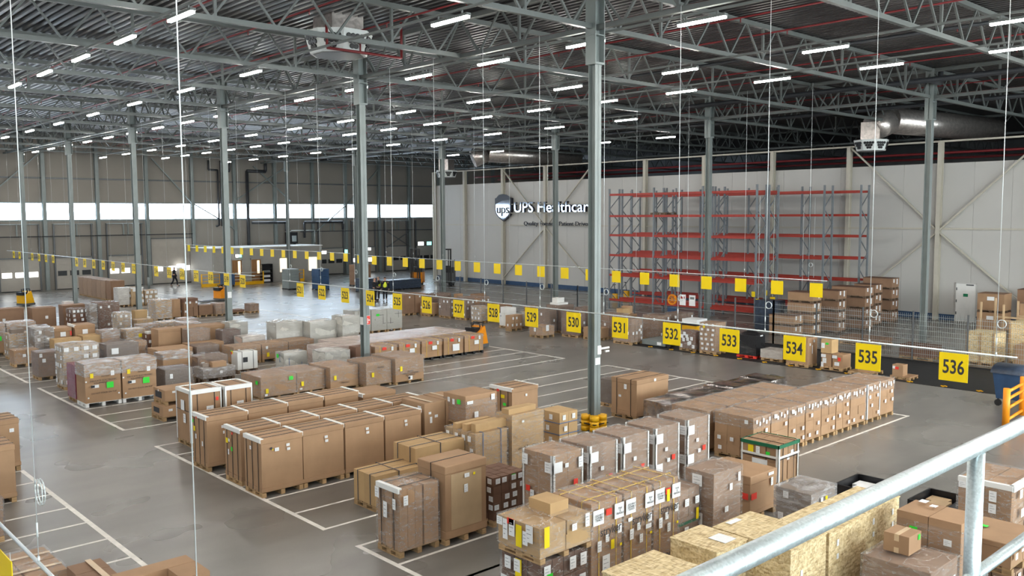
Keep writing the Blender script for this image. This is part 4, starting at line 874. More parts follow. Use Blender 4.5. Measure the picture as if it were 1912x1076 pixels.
RW('stepped wrapped cartons on a pallet at the sign reading 529',31.33,31.77,.89,.93,.6,c='kraft',n=(2,2,2),wrap='clear',amp=.03,L=[('f',.4,.8,.2,.3,'w'),('l',.5,.6,.14,.2,'w')])
RW('tall wrapped carton block right behind the sign reading 529',32.35,32.6,.9,.9,1.25,c='mauve',n=(2,2,3),wrap='grey',cl=.5)
RW('dark tall wrapped pallet between the signs reading 529 and 530',33.37,32.3,.5,.75,1.22,c='dark',n=(1,2,2),wrap='grey')
RW('white cartons lying on top of wrapped loads left of sign 530',34.2,33.3,1.1,1.0,1.35,c='mauve',wrap='grey',top=((.05,.2,.8,.6,.12,'whitebox'),(.15,.35,.55,.4,.38,'whitebox')))
RW('dark wrapped carton pallet behind the sign reading 530',32.65,30.58,.62,1.06,1.34,c='brown',n=(2,2,3),wrap='grey',cl=.7,clf='f')
RW('brown wrapped pallet right of the sign reading 530, behind another',33.9,30.9,.9,1.0,1.4,c='brown',wrap='grey')
RW('small carton and pallet half hidden by the nearest column',32.71,29.1,.7,1.1,.62,c='kraft',n=(1,2,1))
RW('brown wrapped pallet just right of the nearest column, behind sign 531',33.6,28.6,.72,1.2,1.28,c='brown',n=(2,2,3),wrap='clear',cl=.6)
RW('wrapped pallet dotted with white labels at the sign reading 531',32.71,27.05,.8,1.16,1.27,c='mauve',n=(3,3,4),wrap='clear',cl=.45,cs=(.1,.14),L=[('f',.7,.5,.14,.1,'w')])
RW('two loose cartons on a load behind the sign reading 531',34.4,29.0,1.1,.9,1.15,c='kraft',top=((.05,.1,.6,.4,.32,'tan'),(.6,.3,.4,.4,.4,'kraft')))
RW('wrapped brown pallet between the signs reading 531 and 532',34.67,27.0,1.0,.95,1.25,c='brown',n=(2,2,3),wrap='clear',cl=.5)
RW('dark wrapped brown pallet behind the sign reading 532',35.9,26.5,1.0,1.0,1.3,c='brown',n=(2,2,3),wrap='grey',cl=.5)
RW('low dark load plastered with white papers between signs 532 and 533',33.11,23.64,.55,.89,.93,c='dark',wrap='clear',amp=.03,dome=.06,L=[('l',u,v,.14,.16,'w') for u,v in ((.2,.7),(.35,.85),(.3,.5),(.5,.72),(.55,.55),(.7,.35),(.62,.3),(.8,.6),(.15,.15),(.9,.15))])
RW('tall cartons with columns of round white labels left of the sign reading 533',33.05,22.52,.8,.85,1.43,c='kraft',n=(2,3,6),cl=1,clf='l',cs=(.12,.1),wrap='clear',L=[('l',.3,.88,.1,.18,'y')])
RW('black film-wrapped machine-shaped load right of the sign reading 533',33.38,20.67,.7,.97,1.0,c='black',pm='red',wrap='blackf',dome=.2,taper=.1,L=[('f',.5,1.0,.2,.06,'w')])
RW('low stack of whitish sheets on a pallet left of the sign reading 534',33.36,19.39,.75,1.02,.47,c='pinkish',n=(1,2,1),wrap='milky')
RW('tall brown cartons on a pallet right of the sign reading 534',32.89,17.98,.78,.98,1.24,c='kraft',n=(2,2,1),L=[('f',.2,.75,.1,.1,'w'),('f',.6,.85,.12,.1,'w'),('f',.45,.55,.05,.35,'w')])
o=RW('three labelled cartons on a pallet between signs 534 and 535',33.1,16.6,.75,.95,.68,c='kraft',n=(1,2,1),gap=.03,top=((.0,.5,.55,.45,.55,'tan'),),L=[('l',.15,.8,.2,.12,'w'),('l',.2,.45,.16,.2,'w'),('l',.65,.8,.2,.12,'w'),('l',.85,.65,.12,.14,'r'),('l',.75,.3,.2,.14,'w'),('l',.1,.15,.1,.2,'w')])
label(o,'l',.75,.95,1.2,.12,.8,.14,.2,'w',.004,.1); label(o,'l',.75,.95,1.2,.3,.88,.12,.08,'g',.004,.1)
RW('small open carton on a big pallet right of the sign reading 535',32.85,15.3,1.0,.95,.14,c='wood',pal=.12,n=(1,1,1),top=((.1,.1,.55,.45,.42,'kraft'),(.2,.15,.45,.5,.55,'light')))
_h=RW('small carton with hazard labels on a flat carton, alone left of the sign reading 536',33.1,13.95,.75,.75,.14,c='kraft',pal=.1,top=((.0,.35,.4,.4,.42,'kraft'),),L=())
label(_h,'l',.75,.75,.56,.2,.75,.1,.1,'w',.004,.14); label(_h,'l',.75,.75,.56,.35,.7,.14,.1,'r',.004,.14)
# ---------------------------------------------------------------- hanging number signs
def rail(lab,x,ya,yb,z,wires,coil_at,zt=11.5,g='rails carrying the lane signs',r=.014,R_=.08):
    o=thing('sign_rail',lab,'sign rail',(x,ya,z),0,g)
    MB().tube((0,0,0),(0,yb-ya,0),.016,8).build('bar','alu',o)
    for i,y in enumerate(wires):
        b=MB().tube((0,y-ya,0),(0,y-ya,zt-z),r,5).tube((0,y-ya,.0),(0,y-ya,.06),r*2.6,6).tube((0,y-ya,.22),(0,y-ya,.34),r*2.2,6)
        q=b.build('hanging_wire','alu',o)
        if coil_at(i):
            b=MB(); c=Vector((0,y-ya-R_,.62))
            for t in range(2):
                pts=[c+Vector((.02*t,R_*math.cos(a),R_*math.sin(a))) for a in [2*PI*k/14 for k in range(15)]]
                b.path(pts,max(r,.005),4)
            b.build('wire_coil','alu',q)
    return o
ws=[6.13+2.53*k for k in range(26)]
rail('long thin rail carrying the yellow number signs 521 to 536',18.44,5.75,34.6,3.52,[y for y in ws if y<34.5],lambda i:True,r=.007)
rail('thin rail carrying the yellow signs left of the sign reading 521',18.44,37.2,80.5,3.58,[38.6+2.9*k for k in range(15)],lambda i:False,r=.004)
rail('long thin rail carrying the blank sign backs in front of the racks and far wall',33.2,17.4,52.0,3.58,[18.2+3.0*k for k in range(12)],lambda i:i==0,r=.006)
rail('thin rail carrying the small blank sign backs in front of the office',33.2,52.6,81.0,3.66,[53.2+3.2*k for k in range(9)],lambda i:False,r=.004)
rail('near sign rail crossing the bottom left corner',1.9,4.2,10.2,3.47,[7.80,4.62],lambda i:i==0,r=.0038,R_=.105)
def sign(x,y,z,num,lab,blank=False,s=.56,g='yellow lane signs',flip=False):
    o=thing('lane_sign',lab,'hanging sign',(x,y,z),0,g)
    MB().box(-.004,.004,-s/2,s/2,-s*.51,s*.51).build('board','signy',o)
    MB().box(-.002,.002,-s*.42-.003,-s*.42+.003,s*.5,.36).box(-.002,.002,s*.42-.003,s*.42+.003,s*.5,.36).build('hanger','alu',o)
    if num: text(num,o,'ink',s*.70,(-.006,0,-.01),'l',1,name='number',width=s*.74,bold=.007)
    return o
for n in range(536,520,-1):
    y=6.93+(536-n)*1.745 if n<536 else 6.91
    sign(18.44,y,3.19,str(n),'yellow hanging sign reading %d'%n)
for n,y in ((520,38.4),(519,40.1),(518,41.86),(517,43.59)): sign(18.44,y,3.28,str(n),'yellow hanging sign reading %d'%n)
for i,y in enumerate((45.34,47.05,48.86,52.27,53.98,55.69,57.45,59.23,61.02,62.69)):
    sign(18.44,y,3.29,str(516-i-(1 if i>2 else 0)),'small yellow hanging sign, %s to the left of the sign reading 517'%(on+['tenth'])[i])
for i,y in enumerate((67.94,69.67,71.42,73.22,76.75,78.44)):
    sign(18.44,y,3.32,str(503-i),'pale small hanging sign at far left over the dock doors, %s from the right'%on[i])
for i,y in enumerate([17.85+1.765*k for k in range(20)]):
    sign(33.2,y,3.18+.006*i,None,'blank yellow back of a hanging sign, %d from the right in the far row'%(i+1))
for i,y in enumerate([53.16+1.78*k for k in range(16)]):
    sign(33.2,y,3.36,None,'small blank yellow sign back before the office side, %d from the right'%(i+1),s=.55)
sign(1.9,8.98,2.93,None,'yellow sign corner at the bottom left edge of the view',s=.56)

# ---------------------------------------------------------------- pallet racks
ZL=(.62,2.26,3.58,4.9,6.16,7.56)
def rack(lab,x,y0,nb,bay,depth=1.1):
    o=thing('pallet_rack',lab,'pallet rack',(x,y0,0),0,'red and grey pallet racks')
    for i in range(nb+1):
        f=MB(); y=i*bay
        for xx in (0,depth-.1): f.box(xx,xx+.1,y-.05,y+.05,0,7.95)
        z=.3; s=0
        while z<7.2:
            a,c=(.05,depth-.05) if s else (depth-.05,.05)
            f.bar((a,y,z),(c,y,z+.85),.045); z+=.9; s^=1
        f.box(-.03,.13,y-.08,y+.08,0,.02); f.build('upright_frame','rackgrey',o)
    for z in ZL:
        for i in range(nb):
            for xx in (0,depth-.05):
                MB().box(xx,xx+.05,i*bay+.05,(i+1)*bay-.05,z-.07,z+.07).build('beam','rackred',o)
    MB().box(-.02,.0,-.02,.2,1.5,1.8).build('aisle_number_plate','signy',o)
    return o
rack('pallet rack nearest the viewer, first of the red-beamed rows',44.6,27.77,3,3.7)
rack('second red-beamed pallet rack, back to back with the nearest one',45.9,27.77,3,3.7)
rack('third red-beamed pallet rack from the viewer',49.4,26.2,4,3.7)
rack('farthest red-beamed pallet rack, close to the white wall',50.75,24.6,4,3.8)
t=thing('empty_pallet','dark empty pallet lying high in the nearest red rack','pallet',(44.58,34.2,6.235)); pallet(1.14,1.2,.14,t,'woodd')
for i,(y,lab) in enumerate(((28.11,'white notice board hung in the rack fence, left of two'),(27.5,'white notice board hung in the rack fence, right of two'))):
    o=thing('notice_board',lab,'notice board',(37.58,y*.984,1.82),0,'notice boards on the fence'); MB().box(-.01,.01,-.19,.19,-.28,.28).build('board','paper',o); MB().box(-.015,-.01,-.13,.13,.06,.18).build('printed_panel','rackred' if i==0 else 'steel',o)
o=thing('hose_reel','orange hose reel on a blue stand before the racks','hose reel',(40.0,30.16,0)); 
b=MB()
for k in range(16):
    a=2*PI*k/16; c=2*PI*(k+1)/16; b.bar((0,.26*math.cos(a),1.5+.26*math.sin(a)),(0,.26*math.cos(c),1.5+.26*math.sin(c)),.09)
    if k%2==0: b.bar((0,0,1.5),(0,.26*math.cos(a),1.5+.26*math.sin(a)),.03)
b.build('reel','orange',o); MB().box(-.15,.15,-.2,.2,0,1.1).build('stand','blue',o)
for i,(x,y) in enumerate(((48.3,41.4),(50.6,42.3))):
    o=thing('hand_pallet_truck','yellow hand pallet truck parked %s the left end of the racks'%('at' if i==0 else 'just inside'),'hand pallet truck',(x,y,0),0,'hand pallet trucks by the racks')
    MB().box(0,1.1,-.26,-.1,.08,.16).box(0,1.1,.1,.26,.08,.16).build('forks','yelp',o); MB().box(-.15,.05,-.2,.2,.1,.6).build('body','yelp',o); MB().tube((-.05,0,.6),(-.2,0,1.25),.025,6).tube((-.2,-.15,1.25),(-.2,.15,1.25),.025,6).build('handle','black',o)
for i,(x,y,z) in enumerate(((43.9,27.1,1.23),(45.75,27.3,1.21),(48.9,27.2,1.2),(50.6,27.4,1.25))):
    o=thing('rack_number_sign','small yellow number plate hung in the rack area, %s from the left'%on[i],'number plate',(x,y,z),0,'small yellow number plates near the racks')
    MB().box(-.005,.005,-.16,.16,-.24,.24).build('plate','signy',o); text(str(12-i),o,'ink',.3,(-.007,0,0),'l',.9,name='number'); MB().box(-.01,.01,-.01,.01,.24,6).build('hanger','alu',o)

# ---------------------------------------------------------------- mesh fence, floor mat, anchors
FXX=37.65
def fence(lab,ya,yb,n,fine,x=FXX,h=2.15):
    o=thing('mesh_fence',lab,'fence',(x,ya,0),0,'wire mesh fences')
    L=yb-ya
    for i in range(n+1):
        y=i*L/n; MB().box(-.03,.03,y-.03,y+.03,0,h).build('post','steeld',o)
    for i in range(n):
        a=i*L/n+.04; c=(i+1)*L/n-.04; b=MB(); k=0
        z=.15
        while z<h-.08: b.bar((0,a,z),(0,c,z),.012); z+=.2 if fine else .4
        if fine:
            y=a
            while y<=c: b.bar((.006,y,.12),(.006,y,h-.1),.008); y+=.085
        b.build('mesh_panel','galv',o)
    return o
fence('tall wire mesh fence at right with the white wall behind it',7.0,22.4,7,True)
fence('thin wire mesh fence in front of the pallet racks',22.4,35.2,6,False)
fence('thin dark fence posts along the foot of the white wall',35.2,48.2,6,False)
struct('floor_mat',MB().box(32.75,FXX-.1,2,27.4,.001,.012),'rubber')
o=MB().box(FXX-.06,FXX-.03,2,27.4,.0,.07).build('kick_strip','rubber'); tag(o,'black rubber strip along the foot of the mesh fence','fence skirt')
for k in range(14):
    o=thing('mat_anchor','yellow cross-shaped anchor at the mat edge, %d from the right'%(k+1),'floor anchor',(32.82,10.2+1.22*k,.012),0,'yellow anchors along the black mat edge')
    MB().box(-.02,.2,-.035,.035,0,.02).box(.06,.12,-.11,.11,0,.02).build('anchor_plate','yelp',o)

# ---------------------------------------------------------------- stock behind the fence
GF='crates behind the mesh fence'
def stack(lab,x,y,wx,wy,hs,c,lidc,L=(),g=GF):
    """a column of wooden crates: each crate its own thing"""
    z=0
    for i,h in enumerate(hs):
        lv=('bottom','second','third','top')[i if i<len(hs)-1 else 3] if len(hs)>1 else 'single'
        o=thing('stacking_crate',lab%lv,'crate',(x,y,z),0,g)
        pallet(wx,wy,.12,o,'woodd'); MB().box(0,wx,0,wy,.12,h-.03).build('body',c,o); MB().box(-.01,wx+.01,-.01,wy+.01,h-.03,h).build('lid',lidc,o)
        for l in L: label(o,l[0],wx,wy,h,*l[1:],.004,.12)
        z+=h
LW=[('f',.25,.7,.14,.2,'w'),('f',.7,.6,.12,.3,'w')]
stack('%s brown crate of the low front stack left of the fence post',40.6,23.0,.9,1.4,(.55,.55),'kraft','dark',LW)
stack('%s brown crate of the front tall stack behind the fence',41.7,22.6,.9,1.4,(.56,.56,.56,.56),'kraft','dark',LW)
stack('%s brown crate of the second tall stack behind the fence',43.6,22.2,.9,1.6,(.56,.56,.56,.56),'brown','dark',LW)
stack('%s brown crate of the third tall stack behind the fence',45.6,21.7,1.0,1.9,(.58,.58,.58,.58),'brown','dark',LW)
stack('%s brown crate of the fourth tall stack behind the fence',47.8,22.2,.9,1.2,(.58,.58,.58,.58),'brown','dark',LW)
stack('%s brown crate of the farthest tall stack, ending by the white wall',49.9,22.2,.9,1.7,(.64,.64,.64,.64),'brown','dark',LW)
LD('dark blue wrapped pallet behind the fence, before the racks, with black film',41.5,24.6,1.0,1.2,1.68,c='navy',n=(1,2,4),jit=.04,pal=.12,pm='black',group='dark pallets behind the fence')
stack('%s brown crate with a white sheet, left stack near the escape door',49.6,16.2,1.1,1.3,(1.05,1.0),'kraft','brown',[('l',.5,.7,.35,.2,'w')])
stack('%s dark crate of the tall stack right of the escape door',50.9,14.6,1.2,1.4,(1.05,1.2),'brown','dark')
stack('%s crate with a white sheet, front right stack near the escape door',46.9,13.3,1.1,1.3,(.95,.95),'kraft','brown',[('l',.5,.65,.28,.3,'w')])
stack('%s orange-brown crate at the far right behind the fence',50.0,12.2,1.2,1.3,(1.05,1.0),'kraft','brown')
for i,(x,y,wx,wy,h,z,c,lab) in enumerate(((38.6,12.9,1.3,1.1,1.35,0,'osb','chipboard crate behind the fence, lower left of the wooden frames'),(39.9,11.3,1.3,1.5,1.75,0,'osb','tall chipboard crate behind the fence beside the wire'),(38.3,10.6,1.2,1.5,1.0,0,'kraft','brown plank crate low behind the fence at right'),(38.5,8.8,1.2,1.5,1.0,0,'osb','chipboard crate behind the fence above the blue bins'),(40.2,9.2,1.2,1.4,1.3,0,'kraft','brown crate behind the fence above the blue bins, rear'))):
    o=thing('fence_crate',lab,'crate',(x,y,z),0,GF); pallet(wx,wy,.12,o); MB().box(0,wx,0,wy,.12,h).build('body',c,o)
    b=MB()
    for yy in (0,wy/2-.04,wy-.08): b.box(-.02,0,yy,yy+.08,.12,h)
    b.build('batten','wood',o)
o=thing('timber_frame','pale open timber frame of upright posts behind the fence','wooden frame',(41.5,12.95,0))
for (x,y,h) in ((0,1.5,2.35),(.1,.95,2.55),(-.1,.55,2.3),(.9,.3,2.4),(.9,-.1,2.4),(.2,-.4,2.0),(1.0,-.9,2.35)): MB().box(x,x+.07,y,y+.07,0,h).build('post','light',o)
MB().bar((0,.95,1.75),(0,-.3,1.75),.07).bar((.9,.3,1.75),(.9,-.9,1.75),.07).bar((-.05,.55,1.6),(.2,-.35,1.6),.07).box(-.2,1.1,-1,1.6,0,.1).build('crosspiece','light',o)
LD('flat brown boards on a pallet behind the fence',40.5,18.5,1.3,2.0,.35,c='brown',group='dark pallets behind the fence')
LD('low dark pallet stack just behind the fence left of the escape door',38.2,15.2,1.0,1.4,.6,c='dark',group='dark pallets behind the fence')
# platform scale, cabinet
o=thing('platform_scale','grey low floor scale behind the sign reading 532','floor scale',(33.15,25.4,0))
MB().box(0,1.5,0,1.35,.06,.30).build('platform','steel',o); MB().box(.1,1.5,.1,1.15,0,.06).build('base','rubber',o); MB().box(-.01,0,.2,.45,.1,.24).build('plate','paper',o); MB().tube((.05,-.15,.14),(.3,-.15,.14),.13,10).build('wheel','rubber',o)
o=thing('floor_scrubber','yellow and black machine with a white top by the floor scale','cleaning machine',(34.75,24.75,0))
MB().box(0,.85,0,.85,.25,.95).build('tank','yelp',o); MB().box(.3,.6,-.02,.87,.2,.97).build('frame','black',o); MB().box(-.02,.87,-.02,.87,.95,1.05).build('rim','black',o); MB().box(.0,.85,.0,.85,1.05,1.25).build('top_cover','paper',o)
for s in (.1,.75): MB().tube((s,-.05,.13),(s,.05,.13),.13,10).build('wheel','rubber',o)

# ---------------------------------------------------------------- bins and barrier at right
for i,(x,y,lab) in enumerate(((30.75,9.0,'large blue wheeled waste bin at the right edge, nearer one'),(32.3,8.5,'large blue wheeled waste bin at the right edge, behind the other'))):
    o=thing('waste_bin',lab,'waste bin',(x,y,0),0,'blue waste bins')
    b=MB().add([(.1,.1,.25),(1.1,.1,.25),(1.1,1.2,.25),(.1,1.2,.25),(0,0,1.1),(1.2,0,1.1),(1.2,1.3,1.1),(0,1.3,1.1)],[(0,3,2,1),(4,5,6,7),(0,1,5,4),(1,2,6,5),(2,3,7,6),(3,0,4,7)]); b.build('tub','blue',o)
    b=MB(); n=10; vs=[]
    for k in range(n+1):
        a=PI*k/n; vs+=[(.6-.66*math.cos(a),-.05,1.1+.25*math.sin(a)),(.6-.66*math.cos(a),1.35,1.1+.25*math.sin(a))]
    b.add(vs,[(2*k,2*k+2,2*k+3,2*k+1) for k in range(n)]+[tuple(range(0,2*n+2,2)),tuple(reversed(range(1,2*n+2,2)))],0,True); b.build('lid','navy',o)
    for (a,c) in ((.15,.15),(1.05,.15),(.15,1.15),(1.05,1.15)): MB().tube((a-.03,c,.11),(a+.03,c,.11),.11,10).box(a-.02,a+.02,c-.02,c+.02,.15,.28).build('castor','rubber',o)
o=thing('safety_barrier','orange-yellow safety barrier posts with rails at the right edge','safety barrier',(28.1,9.0,0))
for (x,y,h) in ((0,0,1.12),(1.9,.15,1.2)): MB().tube((x,y,0),(x,y,h),.1,12).build('post','orange',o)
for z in (.15,.5,.78,1.0): MB().tube((0,0,z),(1.9,.15,z),.045,8).tube((1.9,.15,z),(3.2,-.6,z),.045,8).build('rail','orange',o)

# ---------------------------------------------------------------- railing where the viewer stands
o=thing('railing','galvanised tube handrail crossing the bottom right of the view','railing',(0,1.2,0))
MB().tube((-3,0,5.43),(9,0,5.43),.030,20).build('handrail','galv',o)
for x in (-2.1,.0,3.45,6.0): MB().tube((x,0,4.45),(x,0,5.41),.030,16).build('post','galv',o)
MB().tube((2.9,0,4.93),(9,0,4.93),.022,14).build('knee_rail','galv',o)
struct('trim_mezzanine',MB().box(-6,12,-14,1.1,4.2,4.4),'steeld')

# ---------------------------------------------------------------- emblem and lettering on the white wall
XL=XW-.38
o=thing('wall_emblem','large chrome shield emblem with a dark top on the white wall','wall sign',(XL,58.86,5.7),0,'lettering on the white wall')
def shield(w,h):
    side=[(w/2,h*.82),(w/2,h*.42),(w*.46,h*.30),(w*.37,h*.20),(w*.22,h*.10),(0,0)]
    top=[(-w/2+w*k/8,h*.82+.18*h*math.sin(PI*(.22+.56*k/8))-.18*h*math.sin(PI*.22)+.0) for k in range(1,8)]
    return side+[(-a,b_) for a,b_ in reversed(side[:-1])]+top
poly=shield(2.15,2.5)
MB().prism([(-a,b_) for a,b_ in poly],0,.28,0,'x').build('shield_body','naviron',o)
p2_=[(-a*.88,.12+b_*.90) for a,b_ in poly]
MB().prism([q for q in p2_],-.02,.0,0,'x').build('shield_face','chrome',o)
sw=[(-.95,2.0),(-.95,1.55)]+[(-.95+1.9*t,1.55+.42*math.sin(t*PI/2)) for t in (.2,.4,.6,.8,1.0)]+[(.95,2.16),(.5,2.36),(0,2.42),(-.5,2.36)]
MB().prism([(-a,b_) for a,b_ in sw],-.05,-.02,0,'x').build('dark_swoosh','naviron',o)
text('ups',o,'steeld',1.15,(-.06,0,1.05),'l',1,name='emblem_letters',ext=.02,width=1.6)
o=thing('wall_lettering','large chrome letters beside the shield on the white wall','wall sign',(XL,57.35,6.42),0,'lettering on the white wall')
q=text('UPS Healthcare',o,'chrome',1.3,(0,-4.75,.46),'l',1,name='letters',ext=.06,width=9.5)
text('UPS Healthcare',o,'naviron',1.3,(.12,-4.75,.46),'l',1,name='letter_sides',ext=.1,width=9.55)
MB().box(.02,.1,-9.6,.9,.75,.8).box(.02,.1,-9.6,.9,-.02,.03).build('mounting_rail','cream',o)
o=thing('wall_slogan','dark slogan line below the large letters on the white wall','wall sign',(XL-.03,56.05,5.5),0,'lettering on the white wall')
text('Quality Focused. Patient Driven.',o,'naviron',.5,(0,-3.9,.0),'l',1,name='letters',ext=.03,width=7.9)

# ---------------------------------------------------------------- trucks
def tow(lab,x,y,rz,body,forks):
    o=thing('pallet_truck',lab,'pallet truck',(x,y,0),rz,'orange pallet trucks')
    b=MB().add([(-.4,-.4,.12),(.4,-.4,.12),(.4,.4,.12),(-.4,.4,.12),(-.4,-.4,.75),(.15,-.4,1.05),(.15,.4,1.05),(-.4,.4,.75)],[(0,3,2,1),(4,5,6,7),(0,1,5,4),(1,2,6,5),(2,3,7,6),(3,0,4,7)]); 
    b.build('body',body,o); MB().box(-.42,.42,-.42,.42,.04,.2).build('skirt','steeld',o)
    MB().box(-.5,-.1,-.3,.3,.78,1.0).build('seat_cushion','black',o)
    MB().path([(-.05,-.25,1.0),(-.1,-.25,1.18),(-.1,.25,1.18),(-.05,.25,1.0)],.03,6).build('handle','black',o); MB().path([(.1,-.3,1.0),(.12,-.28,1.2),(.12,.28,1.2),(.1,.3,1.0)],.03,6).build('guard','black',o)
    for yy in (-.25,.25): MB().tube((0,yy-.05,.1),(0,yy+.05,.1),.1,10).build('wheel','rubber',o)
    if forks: MB().box(-2.1,-.4,-.28,-.1,.06,.13).box(-2.1,-.4,.1,.28,.06,.13).build('forks','steeld',o)
    return o
tow('orange electric pallet truck with black seat, before the lane markings at centre',26.95,31.75,.2,'orange',False)
tow('orange pallet truck with low black forks beside the third column',28.5,62.9,.3,'orange',True)
tow('yellow tow truck standing in front of the sixth column at far left',16.9,69.3,.5,'yelp',False)
def reach(lab,x,y,rz,body):
    o=thing('reach_truck',lab,'reach truck',(x,y,0),rz,'reach trucks by the white wall')
    m=MB()
    for yy in (-.38,.38): m.box(-.1,.06,yy-.06,yy+.06,.1,3.3)
    for z in (.4,1.6,3.25): m.box(-.06,.03,-.38,.38,z-.06,z+.06)
    for yy in (-.2,.2): m.box(-.16,-.08,yy-.04,yy+.04,.1,3.2)
    m.build('mast','black',o); MB().box(.3,1.3,-.55,.55,.2,1.15).build('body',body,o); MB().box(.9,1.3,-.55,.55,1.15,1.6).build('battery_cover','steeld',o)
    g=MB()
    for (a,c) in ((.35,-.5),(.35,.5),(1.25,-.5),(1.25,.5)): g.box(a-.04,a+.04,c-.04,c+.04,1.1,2.25)
    for k in range(6): g.box(.3,1.3,-.5+.2*k-.02,-.5+.2*k+.02,2.22,2.27)
    g.build('overhead_guard','black',o); MB().box(.5,.85,-.25,.25,1.15,1.3).box(.8,.92,-.25,.25,1.3,1.75).build('seat','black',o)
    MB().box(-1.2,.0,-.35,-.23,.08,.13).box(-1.2,.0,.23,.35,.08,.13).build('forks','steeld',o)
    for (a,c) in ((.5,-.5),(.5,.5),(1.1,0),(-.5,-.5),(-.5,.5)): MB().tube((a,c-.06,.17),(a,c+.06,.17),.17,12).build('wheel','rubber',o)
    return o
reach('tall reach truck with orange body and black mast, left of two by the white wall',47.2,64.0,.7,'orange')
reach('tall reach truck with black mast and grey body nearest the white wall end',48.7,61.4,.7,'steeld')
for i,(x,y,wx,wy,h,c,lab) in enumerate(((36.7,67.8,1.0,1.2,1.75,'steel','grey tall roll container right of the office windows'),(38.2,65.4,1.0,1.2,1.8,'blue','blue stacked crates right of the grey containers'),(39.6,60.6,1.2,1.4,1.15,'navy','dark blue crate stack left of the sign 524 column'),(42.0,61.0,3.6,1.3,.85,'navy','long low dark blue stack behind the three people'),(37.6,69.2,1.0,1.2,1.3,'brown','brown stacked pallets behind the grey container'),(42.8,66.6,1.4,1.4,1.9,'brown','brown pallet and crate stack behind the dark blue crates'))):
    o=LD(lab,x,y,wx,wy,h,c=c,n=(1,1,max(2,int(h/.22))),gap=.012,pal=.1,pm='black',group='stacks by the far left of the white wall')
o=thing('shelf_cabinet','black open shelf unit against the office wall','shelf unit',(38.9,76.9,0))
MB().box(0,1.1,.42,.46,0,1.75).box(0,.05,0,.46,0,1.75).box(1.05,1.1,0,.46,0,1.75).build('frame','black',o)
for z in (.05,.45,.9,1.3,1.7): MB().box(0,1.1,0,.46,z,z+.05).build('shelf','black',o)
for i,(z,m) in enumerate(((.5,'paper'),(.95,'steel'),(.1,'paper'))):
    q=MB().box(39.05,39.75,76.95,77.25,z,z+.2).build('paper_stack',m); tag(q,'papers on the %s shelf of the black shelf unit'%('middle','upper','lowest')[i],'papers','papers in the black shelf unit')
for i,(xa,xb,lab) in enumerate(((32.6,34.3,'yellow barrier with three rails left of the wheeled blue bin'),(35.6,38.5,'long low yellow barrier in front of the office doors'),(41.9,42.7,'short yellow barrier right of the black shelf unit'))):
    o=thing('yellow_barrier',lab,'safety barrier',(xa,75.9,0),0,'yellow barriers before the office')
    MB().box(0,xb-xa,-.05,.05,0,.28).build('base_beam','yelp',o)
    for t in (0,xb-xa): MB().tube((t,0,0),(t,0,1.15),.06,8).build('post','yelp',o)
    for z in (.5,.8,1.1): MB().tube((0,0,z),(xb-xa,0,z),.03,6).build('rail','yelp' if i!=1 else 'alu',o)
o=thing('waste_bin','small blue wheeled bin left of the sign reading 519','waste bin',(33.9,74.2,0)); MB().box(0,1.0,0,.8,.2,1.15).build('tub','blue',o); MB().box(-.03,1.03,-.03,.83,1.15,1.22).build('lid','navy',o)
for (a,c) in ((.1,.1),(.9,.1),(.1,.7),(.9,.7)): MB().tube((a,c-.03,.1),(a,c+.03,.1),.1,8).build('castor','rubber',o)
o=thing('bollard','grey bollard before the tall dock door','bollard',(28.6,77.6,0)); MB().tube((0,0,0),(0,0,1.0),.09,10).build('post','steel',o)
o=thing('info_screen','small blue glowing screen left of the office','screen',(34.9,82.2,2.1)); MB().box(-.4,.4,-.05,.05,-.3,.3).build('screen',emit('screen_glow',(.12,.10,.40),.8),o)
o=thing('dock_status_light','white lit box by the tall dock door','lit sign',(33.3,82.1,1.65)); MB().box(-.35,.35,-.06,.06,-.16,.16).build('light_panel','slit',o)

